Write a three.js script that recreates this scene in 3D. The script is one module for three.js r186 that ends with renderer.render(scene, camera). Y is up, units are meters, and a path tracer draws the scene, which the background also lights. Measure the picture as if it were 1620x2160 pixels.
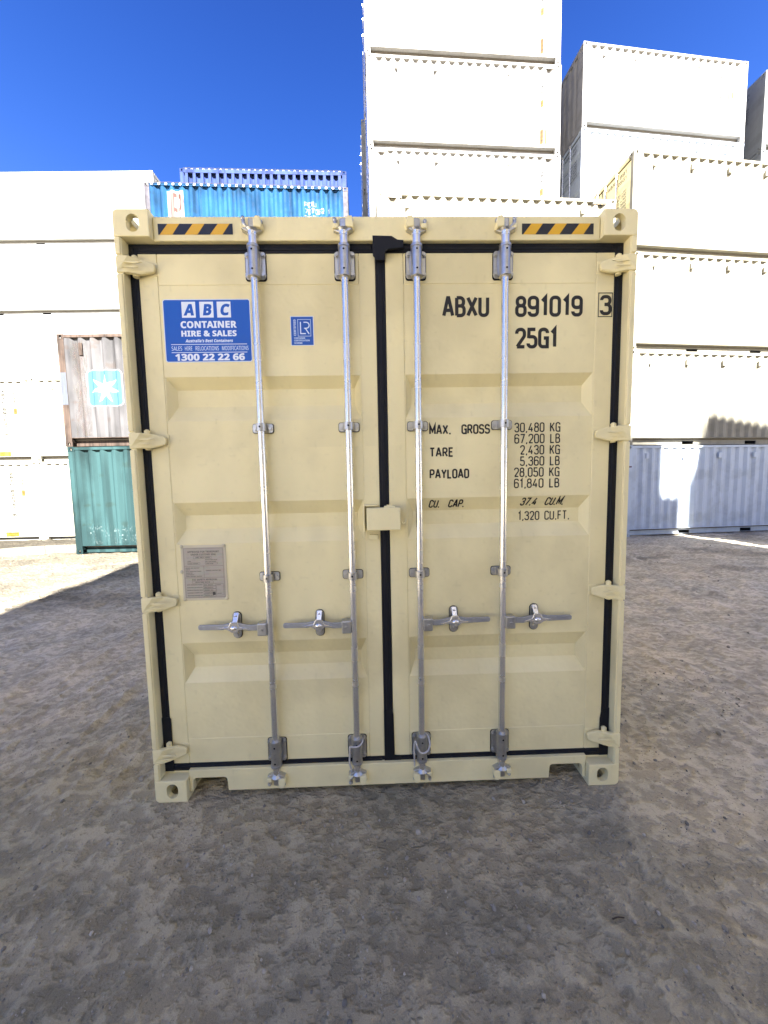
import * as THREE from 'three';
import { mergeGeometries } from 'three/addons/utils/BufferGeometryUtils.js';
import { RoundedBoxGeometry } from 'three/addons/geometries/RoundedBoxGeometry.js';
import { Brush, Evaluator, SUBTRACTION } from 'three-bvh-csg';

// ---------------------------------------------------------------- camera, sky, sun, exposure
const scene = new THREE.Scene();
const camera = new THREE.PerspectiveCamera(111.5, 3 / 4, 0.05, 2000);
camera.position.set(-0.0482, 1.622, 1.714);
camera.rotation.set(-0.07757, -0.02384, -0.01921, 'YXZ');
const EXPOSURE = 11;
const SUN_AZ = 6.5 * Math.PI / 180, SUN_EL = 41 * Math.PI / 180;
const SUN_DIR = new THREE.Vector3(Math.sin(SUN_AZ) * Math.cos(SUN_EL), Math.sin(SUN_EL), Math.cos(SUN_AZ) * Math.cos(SUN_EL));
{
  // clear late-winter sky: deep blue overhead, paler to the horizon and round the sun
  const W = 1024, H = 512, data = new Float32Array(W * H * 4);
  const zen = [0.0003, 0.0032, 0.030], mid = [0.0040, 0.0265, 0.121], hor = [0.20, 0.235, 0.28];
  for (let j = 0; j < H; j++) for (let i = 0; i < W; i++) {
    const el = ((j + 0.5) / H - 0.5) * Math.PI, az = ((i + 0.5) / W - 0.5) * 2 * Math.PI;
    const d = [Math.cos(el) * Math.cos(az), Math.sin(el), Math.cos(el) * Math.sin(az)];
    const s = Math.max(0, d[1]);
    const a = Math.min(1, Math.max(0, (s - 0.48) / 0.47)), b = Math.exp(-s * 6.5);
    const cg = d[0] * SUN_DIR.x + d[1] * SUN_DIR.y + d[2] * SUN_DIR.z;
    const ray = 0.85 + 0.42 * cg * cg * (cg > 0 ? 1 : 0.35);
    const g = Math.acos(Math.min(1, cg));
    const aur = 0.16 * Math.exp(-g * 3.4) + 0.6 * Math.exp(-g * 9);
    const o = (j * W + i) * 4;
    for (let c = 0; c < 3; c++) {
      let v = (mid[c] * (1 - a) + zen[c] * a) * ray;
      v = v * (1 - b) + hor[c] * b;
      v += aur * [1, 0.98, 0.93][c];
      if (d[1] < 0) v = [0.11, 0.1, 0.09][c] * Math.min(1, -d[1] * 12) + v * Math.max(0, 1 + d[1] * 12);
      data[o + c] = v;
    }
    data[o + 3] = 1;
  }
  const t = new THREE.DataTexture(data, W, H, THREE.RGBAFormat, THREE.FloatType);
  t.mapping = THREE.EquirectangularReflectionMapping; t.magFilter = t.minFilter = THREE.LinearFilter; t.needsUpdate = true;
  scene.background = t; scene.environment = t;
}
const sun = new THREE.DirectionalLight(new THREE.Color(1, 0.965, 0.9), 5);
sun.position.copy(SUN_DIR).multiplyScalar(60); sun.castShadow = true;
sun.shadow.mapSize.set(4096, 4096); sun.shadow.radius = 1;
Object.assign(sun.shadow.camera, { left: -30, right: 30, top: 30, bottom: -30, near: 1, far: 150 });
scene.add(sun);
const renderer = new THREE.WebGLRenderer({ antialias: true });
renderer.toneMapping = THREE.LinearToneMapping; renderer.toneMappingExposure = EXPOSURE; renderer.shadowMap.enabled = true;

// ---------------------------------------------------------------- helpers
let seed = 7;
const rnd = () => { seed = (seed * 1664525 + 1013904223) >>> 0; return seed / 4294967296; };
const hash = (x, y, s) => { let h = (Math.imul(x, 374761393) + Math.imul(y, 668265263) + Math.imul(s, 1274126177)) | 0; h = Math.imul(h ^ (h >>> 13), 1103515245); return ((h ^ (h >>> 16)) >>> 0) / 4294967296; };
const sm = (t) => t * t * (3 - 2 * t);
const sstep = (a, b, x) => sm(Math.min(1, Math.max(0, (x - a) / (b - a))));
function vnoise(x, y, s, px = 0, py = px) {               // value noise, periodic when px > 0
  const i = Math.floor(x), j = Math.floor(y), u = sm(x - i), v = sm(y - j);
  const m = px ? (k, p) => ((k % p) + p) % p : (k) => k;
  const a = hash(m(i, px), m(j, py), s), b = hash(m(i + 1, px), m(j, py), s), c = hash(m(i, px), m(j + 1, py), s), d = hash(m(i + 1, px), m(j + 1, py), s);
  return (a + (b - a) * u) * (1 - v) + (c + (d - c) * u) * v;
}
function fbm(x, y, s, oct, p = 0) { let a = 0, w = 0.5, n = 0; for (let k = 0; k < oct; k++) { a += w * vnoise(x, y, s + k, p); n += w; x *= 2; y *= 2; p *= 2; w *= 0.5; } return a / n; }

function fixGeo(g) {
  if (g.index) g = g.toNonIndexed();
  for (const k of Object.keys(g.attributes)) if (!['position', 'normal', 'uv'].includes(k)) g.deleteAttribute(k);
  if (!g.attributes.normal) g.computeVertexNormals();
  if (!g.attributes.uv) g.setAttribute('uv', new THREE.BufferAttribute(new Float32Array(g.attributes.position.count * 2), 2));
  g.clearGroups?.(); g.morphAttributes = {};
  return g;
}
function metreUV(g) {                                       // uv in metres by the face's main direction
  const p = g.attributes.position, uv = g.attributes.uv, A = new THREE.Vector3(), B = new THREE.Vector3(), C = new THREE.Vector3();
  for (let i = 0; i < p.count; i += 3) {
    A.fromBufferAttribute(p, i); B.fromBufferAttribute(p, i + 1).sub(A); C.fromBufferAttribute(p, i + 2).sub(A);
    const n = B.cross(C), x = Math.abs(n.x), y = Math.abs(n.y), z = Math.abs(n.z);
    for (let k = i; k < i + 3; k++) {
      const X = p.getX(k), Y = p.getY(k), Z = p.getZ(k);
      if (y > x && y > z) uv.setXY(k, X, Z); else if (x > z) uv.setXY(k, Z, Y); else uv.setXY(k, X, Y);
    }
  }
  return g;
}
const geo = (...list) => { const f = list.flat(9).map(fixGeo); return metreUV(f.length > 1 ? mergeGeometries(f) : f[0]); };
const names = {};
function numbered(n) { names[n] = (names[n] ?? -1) + 1; return names[n] ? n + '_' + String(names[n]).padStart(3, '0') : n; }
function part(name, g, mat, parent) {
  const m = new THREE.Mesh(g.isBufferGeometry ? g : geo(g), mat);
  m.name = name; m.castShadow = m.receiveShadow = true; parent.add(m); return m;
}
function thing(name, label, category, group) {
  const o = new THREE.Group(); o.name = numbered(name); scene.add(o);
  o.userData = { label, category }; if (group) o.userData.group = group; return o;
}
function box(x0, x1, y0, y1, z0, z1) { const g = new THREE.BoxGeometry(x1 - x0, y1 - y0, z1 - z0); g.translate((x0 + x1) / 2, (y0 + y1) / 2, (z0 + z1) / 2); return g; }
function rbox(x0, x1, y0, y1, z0, z1, r = 0.004, s = 2) { const g = new RoundedBoxGeometry(x1 - x0, y1 - y0, z1 - z0, s, r); g.translate((x0 + x1) / 2, (y0 + y1) / 2, (z0 + z1) / 2); return g; }
function cyl(r0, r1, h, x, y, z, axis = 'y', seg = 20) { const g = new THREE.CylinderGeometry(r1, r0, h, seg); if (axis === 'z') g.rotateX(Math.PI / 2); if (axis === 'x') g.rotateZ(Math.PI / 2); g.translate(x, y, z); return g; }
function shapeOf(pts, holes = []) { const s = new THREE.Shape(pts.map((p) => new THREE.Vector2(p[0], p[1]))); for (const h of holes) s.holes.push(h.isPath ? h : new THREE.Path(h.map((p) => new THREE.Vector2(p[0], p[1])))); return s; }
function extr(shape, depth, bevel = 0, seg = 2, curve = 10) { return new THREE.ExtrudeGeometry(shape, { depth: depth - 2 * bevel, bevelEnabled: bevel > 0, bevelThickness: bevel, bevelSize: bevel, bevelOffset: -bevel, bevelSegments: seg, curveSegments: curve }).translate(0, 0, bevel); }
function rrect(x0, x1, y0, y1, r, T = THREE.Shape) { const s = new T(); s.moveTo(x0 + r, y0); s.lineTo(x1 - r, y0); s.absarc(x1 - r, y0 + r, r, -Math.PI / 2, 0); s.lineTo(x1, y1 - r); s.absarc(x1 - r, y1 - r, r, 0, Math.PI / 2); s.lineTo(x0 + r, y1); s.absarc(x0 + r, y1 - r, r, Math.PI / 2, Math.PI); s.lineTo(x0, y0 + r); s.absarc(x0 + r, y0 + r, r, Math.PI, 1.5 * Math.PI); return s; }
function tube(pts, r, seg = 32, rs = 8, closed = false) { return new THREE.TubeGeometry(new THREE.CatmullRomCurve3(pts.map((p) => new THREE.Vector3(...p)), closed), seg, r, rs, closed); }
function mirror(g, sx, sy, sz) {
  const c = fixGeo(g.clone()); c.scale(sx, sy, sz);
  if (sx * sy * sz < 0) for (const k of ['position', 'normal', 'uv']) {
    const a = c.attributes[k], n = a.itemSize;
    for (let i = 0; i < a.count; i += 3) for (let e = 0; e < n; e++) { const t = a.array[(i + 1) * n + e]; a.array[(i + 1) * n + e] = a.array[(i + 2) * n + e]; a.array[(i + 2) * n + e] = t; }
  }
  return c;
}
// a sheet swept along a polyline profile [[a, z]...]: a runs along `axis`, the other side spans s0..s1
function sheet(profile, s0, s1, axis) {
  const pos = [];
  const P = (q, s) => (axis === 'x' ? [q[0], s, q[1]] : [s, q[0], q[1]]);
  for (let i = 0; i + 1 < profile.length; i++) {
    const A = P(profile[i], s0), B = P(profile[i + 1], s0), C = P(profile[i + 1], s1), D = P(profile[i], s1);
    if (axis === 'x') pos.push(...A, ...B, ...C, ...A, ...C, ...D); else pos.push(...A, ...C, ...B, ...A, ...D, ...C);
  }
  const g = new THREE.BufferGeometry(); g.setAttribute('position', new THREE.Float32BufferAttribute(pos, 3)); g.computeVertexNormals(); return g;
}
const memo = {};
const cached = (key, f) => (memo[key] ??= f());

// ---------------------------------------------------------------- textures and materials
function noiseTex(n, f, srgb = false) {
  const d = new Uint8Array(n * n * 4);
  for (let j = 0; j < n; j++) for (let i = 0; i < n; i++) { const c = f(i / n, j / n), o = (j * n + i) * 4; for (let k = 0; k < 3; k++) d[o + k] = Math.max(0, Math.min(255, (Array.isArray(c) ? c[k] : c) * 255)); d[o + 3] = 255; }
  const t = new THREE.DataTexture(d, n, n); t.wrapS = t.wrapT = THREE.RepeatWrapping; t.magFilter = THREE.LinearFilter; t.minFilter = THREE.LinearMipmapLinearFilter; t.generateMipmaps = true;
  if (srgb) t.colorSpace = THREE.SRGBColorSpace; t.needsUpdate = true; return t;
}
const rep = (t, k) => { const c = t.clone(); c.repeat.set(k, k); c.needsUpdate = true; return c; };
const peelT = noiseTex(512, (u, v) => 0.55 * fbm(u * 24, v * 24, 3, 3, 24) + 0.3 * vnoise(u * 128, v * 128, 11, 128) + 0.15 * fbm(u * 6, v * 6, 17, 2, 6));
const roughT = noiseTex(512, (u, v) => 0.62 + 0.38 * fbm(u * 8, v * 8, 21, 5, 8));
const grimeT = noiseTex(512, (u, v) => {                   // faint dust and scuffs on new paint
  const a = fbm(u * 5, v * 5, 31, 5, 5), sp = Math.pow(vnoise(u * 90, v * 90, 37, 90), 14);
  const k = 1 - 0.07 * sstep(0.38, 0.75, a) - 0.035 * sp - 0.03 * vnoise(u * 26, v * 4, 39, 26); return [k, k * (0.998 - 0.012 * a), k * (0.99 - 0.03 * a)];
}, true);
const dirtyT = noiseTex(512, (u, v) => {                   // streaked, weathered paint
  const a = fbm(u * 6, v * 3, 41, 5, 6), s = vnoise(u * 40, v * 2, 47, 40), r = 0.2 * sstep(0.66, 0.76, fbm(u * 12, v * 12, 53, 5, 12));
  const k = 1 - 0.22 * sstep(0.4, 0.8, a) - 0.16 * sstep(0.45, 0.8, s);
  return [k * (1 - 0.12 * r), k * (1 - 0.34 * r), k * (1 - 0.5 * r)];
}, true);
const galvT = noiseTex(512, (u, v) => { const a = fbm(u * 14, v * 14, 61, 4, 14), b = Math.pow(vnoise(u * 60, v * 60, 67, 60), 6); const k = 0.9 + 0.12 * a - 0.06 * b; return [k, k, k]; }, true);
const galvR = noiseTex(512, (u, v) => 0.72 + 0.28 * fbm(u * 20, v * 20, 71, 4, 20));

function paint(r, g, b, o = {}) {
  const m = new THREE.MeshPhysicalMaterial({ color: new THREE.Color().setRGB(r, g, b), roughness: o.rough ?? 0.62, specularIntensity: o.spec ?? 0.35, metalness: 0, map: rep(o.dirty ? dirtyT : grimeT, o.k ?? 0.8), roughnessMap: rep(roughT, 1.3), bumpMap: rep(peelT, o.bk ?? 2.2), bumpScale: o.bump ?? 0.0006, side: THREE.DoubleSide });
  return m;
}
const M = {
  cream: paint(0.84, 0.745, 0.425, { bump: 0.0028, bk: 0.5, k: 0.55, spec: 0.7 }),
  creamDull: paint(0.62, 0.56, 0.40),
  creamSunlit: paint(0.23, 0.222, 0.188, { spec: 0.2 }),  // copy of the cream paint, darkened for walls in full sun
  whiteBounce: paint(0.80, 0.80, 0.78),  // white kept bright on the unseen stacks for bounce; next copy darkened for sun
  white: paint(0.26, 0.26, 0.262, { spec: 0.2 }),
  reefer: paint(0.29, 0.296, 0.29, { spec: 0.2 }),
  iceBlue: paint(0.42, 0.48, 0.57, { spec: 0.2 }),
  teal: paint(0.021, 0.047, 0.049, { spec: 0.15, rough: 0.8, dirty: true, k: 0.35 }),
  brightBlue: paint(0.011, 0.052, 0.125, { spec: 0.1, rough: 0.85, dirty: true, k: 0.35 }),
  deepBlue: paint(0.015, 0.029, 0.098, { spec: 0.1, rough: 0.85, dirty: true, k: 0.35 }),
  violetBlue: paint(0.028, 0.046, 0.14, { spec: 0.1, rough: 0.85, dirty: true, k: 0.35 }),
  fadedGrey: paint(0.070, 0.068, 0.070, { dirty: true, k: 0.4 }),
  rust: paint(0.060, 0.042, 0.033, { dirty: true, k: 0.9, rough: 0.9 }),
  rustBlue: paint(0.070, 0.066, 0.080, { dirty: true, k: 0.9, rough: 0.9 }),
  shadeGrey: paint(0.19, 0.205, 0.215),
  rubber: new THREE.MeshPhysicalMaterial({ color: new THREE.Color().setRGB(0.007, 0.0075, 0.010), roughness: 0.62, specularIntensity: 0.5, bumpMap: rep(peelT, 3), bumpScale: 0.001 }),
  galv: new THREE.MeshStandardMaterial({ color: new THREE.Color().setRGB(0.53, 0.52, 0.49), metalness: 0.9, roughness: 0.42, map: rep(galvT, 4), roughnessMap: rep(galvR, 4), bumpMap: rep(peelT, 6), bumpScale: 0.0005 }),
  galvRod: new THREE.MeshStandardMaterial({ color: new THREE.Color().setRGB(0.80, 0.78, 0.73), metalness: 0.9, roughness: 0.33, roughnessMap: rep(roughT, 2) }),
  galvDull: new THREE.MeshStandardMaterial({ color: new THREE.Color().setRGB(0.40, 0.40, 0.40), metalness: 0.75, roughness: 0.6, map: rep(galvT, 5), roughnessMap: rep(galvR, 4) }),
  pocket: new THREE.MeshStandardMaterial({ color: new THREE.Color().setRGB(0.03, 0.028, 0.03), roughness: 0.9 }),  // steel colour darkened so the pocket recess looks shaded
  hole: new THREE.MeshStandardMaterial({ color: new THREE.Color().setRGB(0.004, 0.004, 0.004), roughness: 1 }),
  twig: new THREE.MeshStandardMaterial({ color: new THREE.Color().setRGB(0.06, 0.045, 0.03), roughness: 1 }),
  oldRope: new THREE.MeshStandardMaterial({ color: new THREE.Color().setRGB(0.06, 0.055, 0.05), roughness: 1 }),
  rope: new THREE.MeshStandardMaterial({ color: new THREE.Color().setRGB(0.48, 0.45, 0.40), roughness: 0.9 }),
  ring: new THREE.MeshStandardMaterial({ color: new THREE.Color().setRGB(0.3, 0.3, 0.3), roughness: 0.7 }),
  wood: new THREE.MeshStandardMaterial({ color: new THREE.Color().setRGB(0.10, 0.085, 0.065), roughness: 0.9 }),
};

// ---------------------------------------------------------------- print: stencil lettering and stickers
const GL = {                                                // strokes on a unit-high grid; a leading 1 rounds the corners, 2 also closes
  A: [0.6, [0, 0, 0, 0.27, 1, 0.33, 1, 0.6, 0], [0, 0.1, 0.3, 0.5, 0.3]], B: [0.52, [0, 0.02, 0, 0.02, 1], [1, 0.02, 1, 0.48, 1, 0.48, 0.54, 0.02, 0.54], [1, 0.02, 0.54, 0.52, 0.54, 0.52, 0, 0.02, 0]],
  C: [0.52, [1, 0.52, 0.76, 0.52, 1, 0, 1, 0, 0, 0.52, 0, 0.52, 0.24]], D: [0.52, [0, 0.02, 0, 0.02, 1], [1, 0.02, 1, 0.52, 1, 0.52, 0, 0.02, 0]], E: [0.46, [0, 0.46, 1, 0.02, 1, 0.02, 0, 0.46, 0], [0, 0.02, 0.53, 0.4, 0.53]],
  F: [0.46, [0, 0.46, 1, 0.02, 1, 0.02, 0], [0, 0.02, 0.53, 0.4, 0.53]], G: [0.52, [1, 0.52, 0.78, 0.52, 1, 0, 1, 0, 0, 0.5, 0], [0, 0.5, 0, 0.52, 0, 0.52, 0.5, 0.28, 0.5]], I: [0.1, [0, 0.05, 0, 0.05, 1]], K: [0.54, [0, 0.02, 0, 0.02, 1], [0, 0.52, 1, 0.04, 0.4], [0, 0.2, 0.6, 0.54, 0]],
  L: [0.46, [0, 0.02, 1, 0.02, 0, 0.46, 0]], M: [0.66, [0, 0, 0, 0, 1, 0.33, 0.3, 0.66, 1, 0.66, 0]], N: [0.54, [0, 0, 0, 0, 1, 0.54, 0, 0.54, 1]], O: [0.52, [2, 0, 0, 0.52, 0, 0.52, 1, 0, 1]], P: [0.52, [0, 0.02, 0, 0.02, 1], [1, 0.02, 1, 0.52, 1, 0.52, 0.46, 0.02, 0.46]],
  R: [0.54, [0, 0.02, 0, 0.02, 1], [1, 0.02, 1, 0.5, 1, 0.5, 0.48, 0.02, 0.48], [0, 0.26, 0.48, 0.54, 0]], S: [0.52, [1, 0.5, 0.8, 0.5, 1, 0, 1, 0, 0.54, 0.52, 0.5, 0.52, 0, 0, 0, 0, 0.2]], T: [0.54, [0, 0, 1, 0.54, 1], [0, 0.27, 1, 0.27, 0]], U: [0.52, [1, 0, 1, 0, 0, 0.52, 0, 0.52, 1]],
  X: [0.56, [0, 0, 0, 0.56, 1], [0, 0, 1, 0.56, 0]], Y: [0.56, [0, 0, 1, 0.28, 0.48, 0.56, 1], [0, 0.28, 0.48, 0.28, 0]],
  0: [0.52, [2, 0, 0, 0.52, 0, 0.52, 1, 0, 1]], 1: [0.34, [0, 0.24, 0, 0.24, 1, 0.04, 0.8]], 2: [0.52, [1, 0, 0.76, 0, 1, 0.52, 1, 0.52, 0.62, 0.04, 0.02], [0, 0.02, 0.01, 0.53, 0.01]], 3: [0.52, [1, 0, 0.8, 0, 1, 0.5, 1, 0.5, 0.54, 0.18, 0.54], [1, 0.18, 0.54, 0.52, 0.54, 0.52, 0, 0, 0, 0, 0.2]],
  4: [0.56, [0, 0.34, 1, 0, 0.26, 0.56, 0.26], [0, 0.4, 0.52, 0.4, 0]], 5: [0.52, [0, 0.48, 1, 0.05, 1, 0.03, 0.5], [1, 0.03, 0.58, 0.52, 0.58, 0.52, 0, 0, 0, 0, 0.2]], 6: [0.52, [2, 0, 0, 0.52, 0, 0.52, 0.58, 0, 0.58], [1, 0, 0.3, 0, 1, 0.52, 1, 0.52, 0.8]], 7: [0.52, [0, 0, 1, 0.52, 1, 0.16, 0]],
  8: [0.52, [2, 0, 0, 0.52, 0, 0.52, 0.54, 0, 0.54], [2, 0.03, 0.54, 0.49, 0.54, 0.49, 1, 0.03, 1]], 9: [0.52, [2, 0, 0.42, 0.52, 0.42, 0.52, 1, 0, 1], [1, 0.52, 0.7, 0.52, 0, 0, 0, 0, 0.2]], '.': [0.14, [0, 0.07, -0.09, 0.07, 0.09]], ',': [0.12, [0, 0.1, 0.07, 0.02, -0.14]], ' ': [0.4],
};
function strokeText(c, text, x0, x1, yb, h, weight, skew = 0) {
  const gap = 0.26; let nat = -gap; for (const ch of text) nat += GL[ch][0] + gap;
  const kx = (x1 - x0) / nat; let x = x0;
  c.lineWidth = weight * h; c.lineCap = 'butt'; c.lineJoin = 'miter';
  for (const ch of text) {
    const [w, ...str] = GL[ch];
    for (const s of str) {
      const pts = []; for (let i = 1; i < s.length; i += 2) pts.push([x + s[i] * kx + skew * s[i + 1] * h, yb - (weight / 2 + s[i + 1] * (1 - weight)) * h]);
      c.beginPath();
      const r = 0.17 * h;
      if (s[0] === 2) { const mx = (pts[0][0] + pts[1][0]) / 2, my = pts[0][1]; c.moveTo(mx, my); for (let i = 1; i <= 4; i++) { const a = pts[i % 4], b = pts[(i + 1) % 4]; c.arcTo(a[0], a[1], i === 4 ? mx : b[0], i === 4 ? my : b[1], r); } c.closePath(); }
      else if (s[0] === 1) { c.moveTo(...pts[0]); for (let i = 1; i + 1 < pts.length; i++) c.arcTo(...pts[i], ...pts[i + 1], r); c.lineTo(...pts[pts.length - 1]); }
      else { c.moveTo(...pts[0]); for (let i = 1; i < pts.length; i++) c.lineTo(...pts[i]); }
      c.stroke();
    }
    x += (w + gap) * kx;
  }
}
function print(w, h, pxm, draw, o = {}) {                  // a canvas w x h metres; draw works in millimetres, y down
  const cv = document.createElement('canvas'); cv.width = Math.round(w * pxm); cv.height = Math.round(h * pxm);
  const c = cv.getContext('2d'); c.scale(pxm / 1000, pxm / 1000); draw(c, w * 1000, h * 1000);
  const t = new THREE.CanvasTexture(cv); t.colorSpace = THREE.SRGBColorSpace; t.anisotropy = 8;
  return new THREE.MeshStandardMaterial({ map: t, roughness: o.rough ?? 0.5, transparent: !!o.clear, side: THREE.DoubleSide });
}
function plane(x0, x1, y0, y1, z) { const g = new THREE.PlaneGeometry(x1 - x0, y1 - y0); g.translate((x0 + x1) / 2, (y0 + y1) / 2, z); return g; }
function decal(name, mat, x0, x1, y0, y1, z, parent, lean) {
  const g = plane(x0, x1, y0, y1, z); if (lean) { const p = g.attributes.position; for (let i = 0; i < p.count; i++) p.setZ(i, p.getY(i) > (y0 + y1) / 2 ? lean[0] : lean[1]); g.computeVertexNormals(); }
  const m = new THREE.Mesh(g, mat); m.name = name; m.receiveShadow = true; parent.add(m); return m;
}
function fitText(c, s, x, y, w, font, size, align = 'center') { c.font = font.replace('$', size); const k = w / c.measureText(s).width; c.save(); c.translate(x, y); c.scale(k, 1); c.textAlign = align; c.fillText(s, 0, 0); c.restore(); }

// ---------------------------------------------------------------- corner casting (outer corner at the origin, body towards +x, +y, -z)
const CAST = (() => {
  const ev = new Evaluator(); ev.attributes = ['position', 'normal'];
  const B = (g) => { if (g.index) g = g.toNonIndexed(); for (const k of Object.keys(g.attributes)) if (!['position', 'normal'].includes(k)) g.deleteAttribute(k); const b = new Brush(g); b.updateMatrixWorld(); return b; };
  const w = 0.162, h = 0.118, d = 0.178, R = 0.024;
  const s = new THREE.Shape(); s.moveTo(R, 0); s.lineTo(w, 0); s.lineTo(w, h); s.lineTo(0, h); s.lineTo(0, R); s.absarc(R, R, R, Math.PI, 1.5 * Math.PI);
  let a = B(extr(s, d, 0.004, 2, 5).translate(0, 0, -d));
  const cut = (g) => { a = ev.evaluate(a, B(g), SUBTRACTION); };
  cut(box(0.03, w + 0.05, 0.028, h - 0.012, -d + 0.02, -0.03));
  const oval = (cx, cy, rx, ry) => { const p = new THREE.Shape(); p.moveTo(cx - rx, cy + ry - rx); p.absarc(cx, cy + ry - rx, rx, Math.PI, 0, true); p.lineTo(cx + rx, cy - ry + rx); p.absarc(cx, cy - ry + rx, rx, 0, -Math.PI, true); return p; };
  cut(extr(oval(0.089, 0.061, 0.0295, 0.0395), 0.08, 0, 1, 8).translate(0, 0, -0.06));          // end hole
  cut(extr(oval(0.089, 0.061, 0.0255, 0.0395), 0.08, 0, 1, 8).rotateY(-Math.PI / 2).translate(0.05, 0, -0.178));   // side hole
  cut(extr(oval(0.086, 0.089, 0.032, 0.062), 0.08, 0, 1, 8).rotateX(Math.PI / 2).translate(0, 0.05, -0.178));      // top hole
  return a.geometry;
})();
const castGeo = (sx, sy, sz) => cached('cast' + sx + sy + sz, () => metreUV(mirror(CAST, sx, sy, sz)));

// ---------------------------------------------------------------- any other container: front side at z = 0 (x 0..L), depth 2.438, base at y = 0
const DEP = 2.438, PITCH = 0.278;
function corrProfile(x0, x1, zo, zi) {
  const p = [[x0, zo]], n = Math.floor((x1 - x0 - 0.06) / PITCH), off = (x1 - x0 - n * PITCH) / 2;
  for (let k = 0; k < n; k++) { const a = x0 + off + k * PITCH; p.push([a + 0.034, zo], [a + 0.102, zi], [a + 0.176, zi], [a + 0.244, zo]); }
  p.push([x1, zo]); return p;
}
const zOf = (prof, x) => { for (let i = 0; i + 1 < prof.length; i++) if (x <= prof[i + 1][0]) { const t = (x - prof[i][0]) / (prof[i + 1][0] - prof[i][0] || 1); return prof[i][1] + t * (prof[i + 1][1] - prof[i][1]); } return prof[prof.length - 1][1]; };
function wrapDecal(name, mat, prof, x0, x1, y0, y1, parent, off = 0.003) {          // paint that follows the corrugation
  const xs = [x0, ...prof.map((q) => q[0]).filter((x) => x > x0 + 1e-4 && x < x1 - 1e-4), x1], pos = [], uv = [];
  for (let i = 0; i + 1 < xs.length; i++) {
    const a = xs[i], b = xs[i + 1], za = zOf(prof, a) + off, zb = zOf(prof, b) + off, ua = (a - x0) / (x1 - x0), ub = (b - x0) / (x1 - x0);
    pos.push(a, y0, za, b, y0, zb, b, y1, zb, a, y0, za, b, y1, zb, a, y1, za); uv.push(ua, 0, ub, 0, ub, 1, ua, 0, ub, 1, ua, 1);
  }
  const g = new THREE.BufferGeometry(); g.setAttribute('position', new THREE.Float32BufferAttribute(pos, 3)); g.setAttribute('uv', new THREE.Float32BufferAttribute(uv, 2)); g.computeVertexNormals();
  const m = new THREE.Mesh(g, mat); m.name = name; m.receiveShadow = true; parent.add(m); return m;
}
const toLeft = (g) => g.rotateY(-Math.PI / 2).translate(0, 0, -DEP);              // end built facing +z (x 0..DEP) -> left end
const toRight = (L) => (g) => g.rotateY(Math.PI / 2).translate(L, 0, 0);
const toBack = (L) => (g) => g.rotateY(Math.PI).translate(L, 0, -DEP);
const doorProfile = (y0, y1, z, zi, list) => { const p = [[y0, z]]; for (const c of list) p.push([c - 0.11, z], [c - 0.04, zi], [c + 0.035, zi], [c + 0.1, z]); p.push([y1, z]); return p; };
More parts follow.
